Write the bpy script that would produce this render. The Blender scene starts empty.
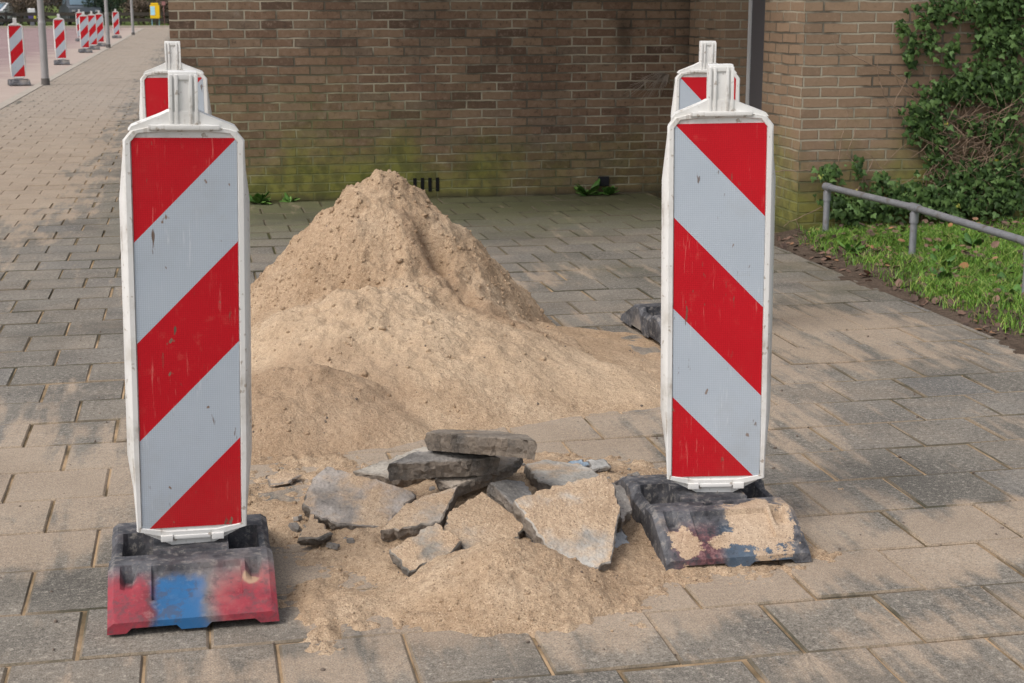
import bpy, bmesh, math, random
import numpy as np
from mathutils import Vector, Matrix, noise as mnoise
R = math.radians
C = bpy.context.scene.collection
random.seed(7); rng = np.random.default_rng(7)

# ---------------------------------------------------------------- camera, sky, sun, exposure
# world frame = the frame of the paving: x across the footpath, y along it, z up
CAM = Vector((-1.3296, -3.0729, 1.4689)); YAW = 0.20334; PIT = 0.21977; F = 1520.4
cam = bpy.data.cameras.new('camera'); camo = bpy.data.objects.new('camera', cam); C.objects.link(camo)
camo.location = CAM; camo.rotation_euler = (R(90)-PIT, 0, -YAW)
cam.sensor_width = 36; cam.lens = F/1024*36; cam.clip_start = .05; cam.clip_end = 2000
cam.dof.use_dof = True; cam.dof.focus_distance = 4.9; cam.dof.aperture_fstop = 13
bpy.context.scene.camera = camo
W = bpy.data.worlds.new('World'); bpy.context.scene.world = W; W.use_nodes = True
SUN_EL, SUN_AZ = R(52), R(-60)      # azimuth from +y, clockwise positive: the sun is front-left behind thin cloud
wn = W.node_tree; wn.nodes.clear()
sky = wn.nodes.new('ShaderNodeTexSky'); sky.sky_type = 'NISHITA'; sky.sun_disc = False
sky.sun_elevation = SUN_EL; sky.sun_rotation = SUN_AZ; sky.air_density = 1.0; sky.dust_density = 4.0; sky.ozone_density = .6
hs = wn.nodes.new('ShaderNodeHueSaturation'); hs.inputs['Saturation'].default_value = .38
bg = wn.nodes.new('ShaderNodeBackground'); bg.inputs['Strength'].default_value = .15
wo = wn.nodes.new('ShaderNodeOutputWorld')
wn.links.new(sky.outputs[0], hs.inputs['Color']); wn.links.new(hs.outputs[0], bg.inputs[0]); wn.links.new(bg.outputs[0], wo.inputs[0])
sl = bpy.data.lights.new('sun', 'SUN'); sl.energy = 1.05; sl.angle = R(24); sl.color = (1, .95, .88)
so = bpy.data.objects.new('sun', sl); C.objects.link(so)
sd = Vector((math.sin(SUN_AZ)*math.cos(SUN_EL), -abs(math.cos(SUN_AZ)*math.cos(SUN_EL)), math.sin(SUN_EL)))
so.rotation_euler = sd.to_track_quat('Z', 'Y').to_euler(); so.location = (-5, -5, 12)
sky.sun_rotation = math.atan2(sd.x, sd.y)
S = bpy.context.scene
S.view_settings.view_transform = 'Standard'; S.view_settings.look = 'None'
S.view_settings.exposure = .48; S.view_settings.gamma = 1; S.view_settings.use_curve_mapping = False

# ---------------------------------------------------------------- helpers
def ray(px, py):
    a = (px-512)/F; b = (341.5-py)/F; c, s = math.cos(PIT), math.sin(PIT)
    d = Vector((a, c+b*s, -s+b*c)); cy, sy = math.cos(YAW), math.sin(YAW)
    return Vector((d.x*cy+d.y*sy, -d.x*sy+d.y*cy, d.z))
def at(px, py, Z=0.0):
    d = ray(px, py); return CAM + d*((Z-CAM.z)/d.z)
def mesh_obj(name, V, Fc, mat, parent=None, loc=None, smooth=False):
    me = bpy.data.meshes.new(name)
    me.from_pydata([tuple(v) for v in V], [], [tuple(f) for f in Fc]); me.update()
    if mat: me.materials.append(mat)
    if smooth: me.polygons.foreach_set('use_smooth', [True]*len(me.polygons))
    o = bpy.data.objects.new(name, me); C.objects.link(o)
    if parent: o.parent = parent
    if loc is not None: o.location = loc
    return o
def np_mesh(name, V, Q, mat, parent=None, smooth=False):
    """V (n,3), Q (m,k) arrays with a constant face size"""
    me = bpy.data.meshes.new(name); n = len(V); m, k = Q.shape
    me.vertices.add(n); me.vertices.foreach_set('co', np.ascontiguousarray(V, dtype=np.float32).ravel())
    me.loops.add(m*k); me.loops.foreach_set('vertex_index', np.ascontiguousarray(Q, dtype=np.int32).ravel())
    me.polygons.add(m); me.polygons.foreach_set('loop_start', np.arange(0, m*k, k, dtype=np.int32))
    me.polygons.foreach_set('loop_total', np.full(m, k, dtype=np.int32))
    me.polygons.foreach_set('use_smooth', np.full(m, bool(smooth)))
    me.update(calc_edges=True); me.validate()
    if mat: me.materials.append(mat)
    o = bpy.data.objects.new(name, me); C.objects.link(o)
    if parent: o.parent = parent
    return o
def face_attr(o, name, vals):
    a = o.data.attributes.new(name, 'FLOAT', 'FACE'); a.data.foreach_set('value', np.asarray(vals, dtype=np.float32))
class MB:
    def __init__(s): s.V = []; s.F = []
    def add(s, V, Fc):
        n = len(s.V); s.V += [Vector(v) for v in V]; s.F += [tuple(i+n for i in f) for f in Fc]; return s
    def box(s, x0, x1, y0, y1, z0, z1, ch=0.0):
        if ch <= 0:
            V = [(x, y, z) for z in (z0, z1) for x, y in ((x0, y0), (x1, y0), (x1, y1), (x0, y1))]
            return s.add(V, [(3, 2, 1, 0), (4, 5, 6, 7), (0, 1, 5, 4), (1, 2, 6, 5), (2, 3, 7, 6), (3, 0, 4, 7)])
        bm = bmesh.new(); bmesh.ops.create_cube(bm, size=1)
        for v in bm.verts:
            v.co = Vector(((x0+x1)/2+v.co.x*(x1-x0), (y0+y1)/2+v.co.y*(y1-y0), (z0+z1)/2+v.co.z*(z1-z0)))
        bmesh.ops.bevel(bm, geom=bm.edges[:], offset=ch, segments=2, profile=.7, affect='EDGES')
        bm.verts.index_update(); s.add([v.co.copy() for v in bm.verts], [[v.index for v in f.verts] for f in bm.faces]); bm.free(); return s
    def tube(s, pts, r, n=10, cap=True):
        pts = [Vector(p) for p in pts]; rr = r if isinstance(r, (list, tuple)) else [r]*len(pts)
        V = []; Fc = []; up = None
        for i, p in enumerate(pts):
            t = (pts[min(i+1, len(pts)-1)]-pts[max(i-1, 0)]).normalized()
            if up is None: up = t.orthogonal().normalized()
            else: up = (up - t*up.dot(t)).normalized()
            w = t.cross(up)
            for k in range(n):
                a = 2*math.pi*k/n; V.append(p+(up*math.cos(a)+w*math.sin(a))*rr[i])
        for i in range(len(pts)-1):
            for k in range(n):
                a, b = i*n+k, i*n+(k+1) % n; Fc.append((a, b, b+n, a+n))
        if cap: Fc.append(tuple(range(n))[::-1]); Fc.append(tuple((len(pts)-1)*n+k for k in range(n)))
        return s.add(V, Fc)
    def loft(s, rings, capa=True, capb=True):
        n = len(rings[0]); V = [p for r_ in rings for p in r_]; Fc = []
        for i in range(len(rings)-1):
            for k in range(n): a, b = i*n+k, i*n+(k+1) % n; Fc.append((a, b, b+n, a+n))
        if capa: Fc.append(tuple(range(n))[::-1])
        if capb: Fc.append(tuple((len(rings)-1)*n+k for k in range(n)))
        return s.add(V, Fc)
    def xf(s, M):
        s.V = [M @ v for v in s.V]; return s
    def build(s, name, mat, parent=None, loc=None, smooth=False): return mesh_obj(name, s.V, s.F, mat, parent, loc, smooth)
def empty(name, loc=(0, 0, 0), rot=(0, 0, 0)):
    o = bpy.data.objects.new(name, None); C.objects.link(o); o.location = loc; o.rotation_euler = rot; o.empty_display_size = .1; return o
def tag(o, label=None, cat=None, group=None, kind=None):
    if label: o['label'] = label
    if cat: o['category'] = cat
    if group: o['group'] = group
    if kind: o['kind'] = kind
    return o
def copy_tree(o, parent=None):
    c = o.copy(); C.objects.link(c)
    if parent: c.parent = parent
    for ch in list(o.children): copy_tree(ch, c)
    return c
def smooth_by_angle(o, ang=40):
    me = o.data; me.polygons.foreach_set('use_smooth', [True]*len(me.polygons))
    bm = bmesh.new(); bm.from_mesh(me)
    for e in bm.edges:
        if len(e.link_faces) == 2 and e.calc_face_angle(0) > R(ang): e.smooth = False
    bm.to_mesh(me); bm.free(); return o

# value noise on numpy arrays
_T = rng.random((256, 256)).astype(np.float64)
def vn(x, y, seed=0):
    x = x+seed*17.13; y = y+seed*7.77
    xi = np.floor(x).astype(int); yi = np.floor(y).astype(int); fx = x-xi; fy = y-yi
    fx = fx*fx*fx*(fx*(fx*6-15)+10); fy = fy*fy*fy*(fy*(fy*6-15)+10)
    a = _T[xi & 255, yi & 255]; b = _T[(xi+1) & 255, yi & 255]; c = _T[xi & 255, (yi+1) & 255]; d = _T[(xi+1) & 255, (yi+1) & 255]
    return (a*(1-fx)+b*fx)*(1-fy)+(c*(1-fx)+d*fx)*fy-.5
def fbm(x, y, f, o=4, seed=0, g=.5):
    t = 0; a = 1
    for i in range(o):
        ca, sa = math.cos(i*1.1), math.sin(i*1.1)
        t = t+a*vn((x*ca-y*sa)*f, (x*sa+y*ca)*f, seed+i); a *= g; f *= 2.03
    return t

# ---------------------------------------------------------------- material mini language
class M:
    def __init__(s, name, rough=.8, spec=.3):
        s.m = bpy.data.materials.new(name); s.m.use_nodes = True; s.t = s.m.node_tree; s.n = s.t.nodes
        s.b = s.n['Principled BSDF']; s.b.inputs['Roughness'].default_value = rough
        s.b.inputs['Specular IOR Level'].default_value = spec; s.oc = None
    def _in(s, sock, v):
        if isinstance(v, bpy.types.NodeSocket): s.t.links.new(v, sock)
        elif v is not None:
            if sock.type == 'RGBA' and not hasattr(v, '__len__'): v = (v, v, v)
            if sock.type == 'RGBA' and len(v) == 3: v = (*v, 1)
            sock.default_value = v
    def P(s):
        if s.oc is None: s.oc = s.n.new('ShaderNodeTexCoord')
        return s.oc.outputs['Object']
    def xyz(s, v=None):
        q = s.n.new('ShaderNodeSeparateXYZ'); s._in(q.inputs[0], v if v is not None else s.P()); return q.outputs[0], q.outputs[1], q.outputs[2]
    def vec(s, x, y, z=0.0):
        q = s.n.new('ShaderNodeCombineXYZ'); s._in(q.inputs[0], x); s._in(q.inputs[1], y); s._in(q.inputs[2], z); return q.outputs[0]
    def map(s, v=None, loc=(0, 0, 0), rot=(0, 0, 0), sc=(1, 1, 1)):
        q = s.n.new('ShaderNodeMapping'); s._in(q.inputs[0], v if v is not None else s.P())
        q.inputs['Location'].default_value = loc; q.inputs['Rotation'].default_value = rot; q.inputs['Scale'].default_value = sc; return q.outputs[0]
    def math(s, op, a, b=None, c=None, clamp=False):
        q = s.n.new('ShaderNodeMath'); q.operation = op; q.use_clamp = clamp
        s._in(q.inputs[0], a)
        if b is not None: s._in(q.inputs[1], b)
        if c is not None: s._in(q.inputs[2], c)
        return q.outputs[0]
    def add(s, a, b): return s.math('ADD', a, b)
    def sub(s, a, b): return s.math('SUBTRACT', a, b)
    def mul(s, a, b): return s.math('MULTIPLY', a, b)
    def mx(s, a, b): return s.math('MAXIMUM', a, b)
    def noise(s, sc, v=None, det=4, rough=.55, dist=0, color=False):
        q = s.n.new('ShaderNodeTexNoise'); s._in(q.inputs['Vector'], v if v is not None else s.P())
        q.inputs['Scale'].default_value = sc; q.inputs['Detail'].default_value = det; q.inputs['Roughness'].default_value = rough; q.inputs['Distortion'].default_value = dist
        return q.outputs['Color'] if color else q.outputs['Fac']
    def voro(s, sc, v=None, feat='F1', out='Distance'):
        q = s.n.new('ShaderNodeTexVoronoi'); q.feature = feat; s._in(q.inputs['Vector'], v if v is not None else s.P()); q.inputs['Scale'].default_value = sc; return q.outputs[out]
    def ss(s, v, a, b, lo=0.0, hi=1.0):
        q = s.n.new('ShaderNodeMapRange'); q.interpolation_type = 'SMOOTHSTEP'
        s._in(q.inputs['Value'], v); s._in(q.inputs['From Min'], a); s._in(q.inputs['From Max'], b); s._in(q.inputs['To Min'], lo); s._in(q.inputs['To Max'], hi); return q.outputs['Result']
    def lin(s, v, a, b, lo=0.0, hi=1.0):
        q = s.n.new('ShaderNodeMapRange'); s._in(q.inputs['Value'], v)
        for k, x in (('From Min', a), ('From Max', b), ('To Min', lo), ('To Max', hi)): s._in(q.inputs[k], x)
        return q.outputs['Result']
    def mix(s, f, a, b, mode='MIX'):
        q = s.n.new('ShaderNodeMix'); q.data_type = 'RGBA'; q.blend_type = mode; q.clamp_factor = True
        s._in(q.inputs[0], f); s._in(q.inputs[6], a); s._in(q.inputs[7], b); return q.outputs[2]
    def ramp(s, v, stops):
        q = s.n.new('ShaderNodeValToRGB'); s._in(q.inputs[0], v); e = q.color_ramp.elements
        while len(e) < len(stops): e.new(.5)
        for k, (p, c) in enumerate(stops): e[k].position = p; e[k].color = (*c, 1)
        return q.outputs[0]
    def attr(s, name):
        q = s.n.new('ShaderNodeAttribute'); q.attribute_name = name; return q.outputs['Fac']
    def uvm(s):
        q = s.n.new('ShaderNodeUVMap'); return q.outputs[0]
    def bump(s, h, dist, strength=1.0, prev=None):
        q = s.n.new('ShaderNodeBump'); s._in(q.inputs['Height'], h); q.inputs['Distance'].default_value = dist; q.inputs['Strength'].default_value = strength
        if prev is not None: s._in(q.inputs['Normal'], prev)
        return q.outputs[0]
    def blob(s, cx, cy, rx, ry, rot=0.0, v=None):
        """1 at the centre falling to 0 at the ellipse rim (in x, y)"""
        p = s.map(v, loc=(0, 0, 0)); x, y, z = s.xyz(p); x = s.sub(x, cx); y = s.sub(y, cy)
        c, sn = math.cos(rot), math.sin(rot)
        a = s.mul(s.add(s.mul(x, c), s.mul(y, sn)), 1/rx); b = s.mul(s.sub(s.mul(y, c), s.mul(x, sn)), 1/ry)
        r2 = s.math('SQRT', s.add(s.mul(a, a), s.mul(b, b))); return s.math('SUBTRACT', 1.0, r2, clamp=False)
    def out(s, col=None, rough=None, nrm=None, metal=None):
        if col is not None: s._in(s.b.inputs['Base Color'], col)
        if rough is not None: s._in(s.b.inputs['Roughness'], rough)
        if nrm is not None: s._in(s.b.inputs['Normal'], nrm)
        if metal is not None: s._in(s.b.inputs['Metallic'], metal)
        return s.m
def plain(name, col, rough=.7, metal=0.0, var=.25, sc=8, spec=.3):
    m = M(name, rough, spec); n = m.noise(sc)
    c = m.mix(n, tuple(x*(1-var) for x in col), tuple(min(1, x*(1+var)) for x in col)); return m.out(c, metal=metal)

SAND = (.40, .28, .18)
def sand_colour(m):
    n1 = m.noise(3.2, det=5, rough=.6); n2 = m.noise(55, det=3, rough=.7); n3 = m.noise(260, det=2)
    c = m.ramp(n1, [(.3, (.365, .255, .162)), (.5, (.445, .322, .213)), (.7, (.525, .398, .277))])
    c = m.mix(m.ss(n2, .35, .62), m.mix(.36, c, (.18, .11, .065)), c)
    c = m.mix(m.mul(m.ss(n3, .58, .75), 1), c, (.66, .52, .38)); c = m.mix(m.mul(m.ss(n3, .44, .30), .85), c, (.12, .075, .045)); return c
def mat_sand():
    m = M('sand', .95, .15); c = sand_colour(m)
    # dry, paler sand on the front lobe; damp, darker sand in the low front mound and the scrapes
    nz = m.noise(2.6, det=4); nz2 = m.noise(9, det=4)
    wob = m.mul(m.sub(nz, .5), .9)
    dry = m.ss(m.add(m.blob(-.62, 2.62, .80, .42, -.12), m.mul(wob, .9)), -.05, .45)
    dry2 = m.ss(m.add(m.blob(.0, 2.5, .55, .35, -.2), wob), .0, .35)
    c = m.mix(m.mul(m.mx(dry, dry2), .24), c, (.66, .51, .36))
    damp = m.ss(m.add(m.mx(m.blob(-1.0, 2.14, .46, .44, 0), m.mx(m.blob(-.33, 3.08, .09, .34, .55), m.blob(-.08, 2.86, .26, .10, -.35))), m.mul(wob, .5)), .0, .25)
    gx, gy, gz = m.xyz(); up = m.mul(m.ss(gy, 2.95, 3.1), .10); c = m.mix(up, c, (.30, .185, .10))
    c = m.mix(m.mul(damp, .30), c, (.25, .16, .10))
    sp = m.ss(m.voro(38), .10, .05); c = m.mix(m.mul(sp, m.ss(m.noise(5), .5, .62)), c, (.14, .09, .06))
    h = m.add(m.mul(m.noise(90, det=4, rough=.75), 1.2), m.mul(m.noise(30, det=4, rough=.6), 1.6))
    return m.out(c, nrm=m.bump(h, .009, .9))
def sand_mask_ground(m):
    """thin dust and drifts of sand lying on the paving"""
    n1 = m.noise(2.2, det=6, rough=.62); n2 = m.noise(9, det=5, rough=.65)
    st = m.noise(1.0, v=m.map(rot=(0, 0, R(35)), sc=(11, 1.6, 1)), det=5, rough=.6)
    wob = m.add(m.add(m.mul(m.sub(n1, .5), 1.1), m.mul(m.sub(n2, .5), .5)), m.mul(m.sub(st, .5), 1.7)); st2 = m.noise(1.0, v=m.map(rot=(0, 0, R(-28)), sc=(9, 1.0, 1)), det=5, rough=.65); wob = m.add(wob, m.mul(m.sub(st2, .5), 1.2))
    B = None
    for (cx, cy, rx, ry, ro, k) in [(-.5, 2.2, 1.2, 2.1, 0, 1.3), (-.35, .75, 1.15, .72, .1, 2.3), (-1.85, 1.8, .9, 1.3, 0, .8), (-1.9, 1.1, 1.0, .5, .2, .9),
                                    (.9, 3.1, 1.3, 1.1, .3, .75), (.55, 2.2, .6, .9, 0, 1.0), (.75, .62, .75, .30, .35, 1.6), (1.5, 3.4, .8, 1.3, .3, .8), (.5, 4.9, 1.1, .55, .1, .5),
                                    (-1.2, .15, .9, .3, 0, .5), (.35, .05, .8, .28, .15, .6), (1.6, 1.5, .7, .5, .3, .35)]:
        b = m.mul(m.blob(cx, cy, rx, ry, ro), k)
        B = b if B is None else m.mx(B, b)
    x, y, z = m.xyz()
    xw = m.add(x, m.mul(m.sub(m.noise(.35, det=2), .5), 1.0))
    tr = m.sub(1.5, m.mul(m.math('ABSOLUTE', m.sub(xw, -3.2)), 1.1))
    tr = m.mul(m.mul(tr, m.ss(y, 4.5, 9.0)), 1.0)
    tr2 = m.mul(m.sub(1.0, m.mul(m.math('ABSOLUTE', m.sub(x, -3.2)), .7)), m.ss(y, 14, 30, 0, .9))
    B = m.mx(B, m.mx(tr, tr2))
    return m.ss(m.add(B, wob), .18, .66), wob
def mat_paver():
    m = M('concrete_paver', .88, .25); r = m.attr('rnd'); x, y, z = m.xyz()
    n1 = m.noise(3.0, det=5); n2 = m.noise(60, det=3, rough=.8); n3 = m.voro(170)
    base = m.ramp(r, [(0, (.078, .075, .068)), (.3, (.132, .120, .104)), (.55, (.108, .103, .095)), (.85, (.170, .150, .124)), (1, (.10, .102, .104))])
    c = m.mix(m.ss(n1, .3, .7), m.mix(.35, base, (.10, .088, .072)), m.mix(.25, base, (.33, .29, .235)))
    c = m.mix(m.mul(m.ss(n2, .53, .70), .7), c, (.40, .36, .30)); c = m.mix(m.mul(m.ss(n2, .48, .32), .75), c, (.055, .048, .04)); gg = m.noise(260, det=1); c = m.mix(m.mul(m.ss(gg, .5, .7), .4), c, (.36, .33, .29)); c = m.mix(m.mul(m.ss(gg, .46, .3), .5), c, (.05, .045, .04))
    fl = m.ss(m.voro(120, out='Distance'), .16, .08); c = m.mix(m.mul(fl, .35), c, (.46, .43, .38))
    # algae near the wall
    ms = m.mul(m.ss(m.add(y, m.mul(m.sub(n1, .5), 2.4)), 5.6, 8.0), m.ss(x, -2.2, -1.2)); ms = m.mul(ms, m.ss(y, 12, 9))
    c = m.mix(m.mul(ms, .8), c, (.085, .09, .034))
    ms2 = m.mul(m.mul(m.ss(m.noise(1.1, det=4), .45, .7), m.ss(y, 2.0, 4.5)), m.ss(x, .2, 1.4)); c = m.mix(m.mul(ms2, .65), c, (.065, .062, .032)); dk = m.mul(m.ss(m.noise(.9, det=6, rough=.7), .5, .66), .4); c = m.mix(dk, c, (.045, .04, .034))
    # tile edge grime
    rim = m.attr('rim'); jn = m.noise(1.7, det=4)
    jc = m.mix(m.ss(jn, .4, .6), (.045, .042, .026), (.10, .082, .06)); c = m.mix(m.mul(rim, .85), c, jc)
    sm, wob = sand_mask_ground(m); sm = m.mx(sm, m.mul(m.mul(rim, m.ss(m.noise(2.6, det=4), .42, .60)), m.ss(y, 4.4, 3.0, 0, .7)))
    far = m.ss(y, 8, 22)
    sc = sand_colour(m); sc = m.mix(.40, sc, (.33, .28, .23))
    sc = m.mix(m.mul(far, .5), sc, (.35, .30, .255))
    dust = m.mul(m.ss(m.noise(1.4, det=6, rough=.7), .44, .72), .22)
    gr = m.ss(m.noise(230, det=2), .35, .62, .55, 1.0)
    c = m.mix(m.mx(m.mul(m.mul(sm, gr), .74), m.mul(dust, m.ss(ms, .6, .1))), c, sc)
    h = m.add(m.mul(n2, .8), m.mul(n3, .5))
    return m.out(c, nrm=m.bump(h, .0025, .6))
def mat_bed():
    m = M('joint_sand', .95, .1); x, y, z = m.xyz(); n = m.noise(4, det=5); g = m.noise(1.3, det=4)
    c = m.mix(m.ss(n, .35, .65), (.10, .075, .045), (.40, .28, .17))
    mo = m.mul(m.ss(y, 4.2, 6.5), m.ss(x, -2.2, -1.2)); c = m.mix(m.mul(mo, .85), c, (.035, .042, .015))
    rt = m.mul(m.ss(x, .5, 1.2), m.ss(g, .42, .58)); c = m.mix(m.mul(rt, .8), c, (.05, .045, .03))
    lf = m.mul(m.ss(x, -1.8, -2.4), m.ss(g, .4, .6)); c = m.mix(m.mul(lf, .5), c, (.12, .11, .06))
    sd_ = m.mul(m.ss(y, 4, 8), m.ss(m.math('ABSOLUTE', m.add(x, 3.2)), 1.0, .5)); c = m.mix(m.mul(sd_, .9), c, (.38, .31, .25))
    return m.out(c, nrm=m.bump(m.noise(120), .004, .8))
def mat_brick(moss=1.0):
    m = M('brickwork', .9, .2); uv = m.uvm(); P = m.P(); x, y, z = m.xyz()
    dn = m.noise(7, v=P, det=2, color=True)
    q = m.n.new('ShaderNodeVectorMath'); q.operation = 'SCALE'; sb = m.n.new('ShaderNodeVectorMath'); sb.operation = 'SUBTRACT'
    m._in(sb.inputs[0], dn); sb.inputs[1].default_value = (.5, .5, .5); m._in(q.inputs[0], sb.outputs[0]); q.inputs['Scale'].default_value = .014
    ad = m.n.new('ShaderNodeVectorMath'); m._in(ad.inputs[0], uv); m._in(ad.inputs[1], q.outputs[0])
    v = ad.outputs[0]
    b = m.n.new('ShaderNodeTexBrick'); m._in(b.inputs['Vector'], v); b.offset = .5; b.squash = 1; b.inputs['Scale'].default_value = 1
    b.inputs['Color1'].default_value = (0, 0, 0, 1); b.inputs['Color2'].default_value = (1, 1, 1, 1); b.inputs['Mortar'].default_value = (0, 0, 0, 1)
    b.inputs['Brick Width'].default_value = .235; b.inputs['Row Height'].default_value = .067; b.inputs['Mortar Size'].default_value = .0075; b.inputs['Mortar Smooth'].default_value = .35; b.inputs['Bias'].default_value = 0
    fac = b.outputs['Fac']; rv = b.outputs['Color']
    c = m.ramp(rv, [(0, (.095, .062, .044)), (.25, (.148, .092, .062)), (.5, (.175, .112, .074)), (.75, (.21, .14, .092)), (1, (.138, .100, .072))])
    n1 = m.noise(1.1, v=P, det=5); n2 = m.noise(30, v=P, det=4, rough=.7); n3 = m.noise(140, v=P, det=2)
    c = m.mix(m.mul(m.ss(n2, .5, .72), .5), c, (.27, .20, .15)); c = m.mix(m.mul(m.ss(n2, .47, .3), .55), c, (.045, .035, .028))
    c = m.mix(m.ss(y, 8.445, 8.43), c, m.mix(.5, c, (.31, .215, .14)))  # return faces paler, side light painted in; right wall is warmer brick itself
    mc = m.mix(m.ss(m.noise(3, v=P, det=4), .4, .62), (.10, .085, .065), (.33, .29, .22))
    c = m.mix(fac, c, mc)
    c = m.mix(m.mul(m.ss(n1, .52, .74), .2), c, m.mix(.5, c, (.04, .034, .028)))
    # white bloom, dark run-off stain, algae at the foot of the wall
    bl = m.mul(m.ss(m.noise(2.4, v=P, det=6, rough=.7), .62, .80), .35); c = m.mix(bl, c, (.36, .33, .30))
    if moss:
        st = m.mul(m.ss(m.blob(1.93, 1.22, .10, .26, 0, v=m.vec(x, z)), -.1, .8), .8)
        st = m.mul(st, m.ss(y, 8.43, 8.445)); st = m.mul(st, .65); c = m.mix(st, c, (.018, .015, .013))
        st2 = m.mul(m.mul(m.ss(x, 2.34, 2.44), m.ss(y, 8.43, 8.445)), m.ss(n1, .35, .6)); c = m.mix(m.mul(st2, .3), c, (.02, .018, .016))
    gh = m.add(z, m.mul(m.sub(m.noise(2.2, v=P, det=4), .5), .9))
    g1 = m.ss(gh, .62, .10); gx = m.ss(m.add(x, m.mul(m.sub(n1, .5), 2)), 1.6, .2, .35, 1)
    rowj = m.mul(m.ss(gh, 1.15, .45), .55)
    side = m.ss(y, 7.9, 7.4)
    g = m.mx(m.mul(g1, gx), m.mul(m.mul(rowj, m.ss(x, 1.4, -.4)), m.add(m.mul(fac, .6), .35)))
    g = m.mx(g, m.mul(m.mul(side, m.ss(gh, .72, .25)), 1.0))
    gc = m.mix(m.ss(m.noise(12, v=P), .4, .6), (.085, .10, .018), (.16, .17, .03)); gc = m.mix(m.mul(fac, .5), gc, (.16, .17, .06))
    c = m.mix(m.mul(g, .78), c, gc)
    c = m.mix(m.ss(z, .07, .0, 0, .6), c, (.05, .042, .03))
    h = m.add(m.mul(m.sub(1.0, fac), 1.0), m.add(m.mul(n2, .35), m.mul(rv, .25)))
    return m.out(c, nrm=m.bump(h, .009, .9))
def mat_concrete(name, sandy, tone=(.23, .215, .19), seed=0):
    """broken paving slab: mid grey top, pebbly darker fracture, sand lying on it where it is level"""
    m = M(name, .9, .25); P = m.map(loc=(seed*3.1, seed*1.7, seed))
    n1 = m.noise(9, v=P, det=5); n2 = m.noise(75, v=P, det=3, rough=.75); vr = m.voro(95, v=P)
    c = m.mix(m.ss(n1, .3, .7), tuple(t*.62 for t in tone), tuple(t*1.35 for t in tone))
    c = m.mix(m.mul(m.ss(n2, .55, .75), .6), c, (.42, .39, .35)); c = m.mix(m.mul(m.ss(n2, .45, .3), .6), c, (.06, .055, .05))
    e = m.attr('edge')
    ec = m.mix(m.ss(m.voro(150, v=P), .06, .3), (.24, .22, .19), (.085, .078, .072)); ec = m.mix(m.mul(m.ss(n1, .3, .6), .7), ec, (.24, .19, .145)); ec = m.mix(m.mul(m.ss(n2, .5, .3), .5), ec, (.04, .035, .035))
    c = m.mix(m.mul(e, .85), c, ec)
    g = m.n.new('ShaderNodeNewGeometry'); nx, ny, nz = m.xyz(g.outputs['Normal'])
    sm = m.ss(m.add(m.noise(6, v=P, det=5, rough=.6), sandy), .52, .70); sm = m.mul(sm, m.ss(nz, .55, .8))
    c = m.mix(m.mul(sm, .93), c, sand_colour(m))
    h = m.add(m.add(m.mul(n2, .8), m.mul(vr, .8)), m.mul(m.mul(e, m.noise(55, v=P, det=5, rough=.75)), 3.0)); h2 = m.mul(sm, 1.2)
    return m.out(c, nrm=m.bump(m.add(h, m.mul(m.noise(190, v=P, det=4), h2)), .0045, .7))
def mat_white(name='white_plastic', dirt=.85):
    m = M(name, .45, .4); n = m.noise(5, det=6, rough=.7); n2 = m.noise(1, v=m.map(sc=(60, 60, 4)), det=4)
    c = m.mix(m.ss(n, .45, .75), (.66, .65, .63), (.48, .455, .415))
    c = m.mix(m.mul(m.ss(m.add(m.mul(n2, .5), m.mul(n, .5)), .56, .68), dirt), c, (.22, .17, .125))
    q = m.n.new('ShaderNodeAmbientOcclusion') if False else None
    sp = m.mul(m.ss(m.noise(42, det=3), .62, .70), .75); c = m.mix(sp, c, (.27, .215, .16))
    return m.out(c, nrm=m.bump(n, .002, .4))
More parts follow.
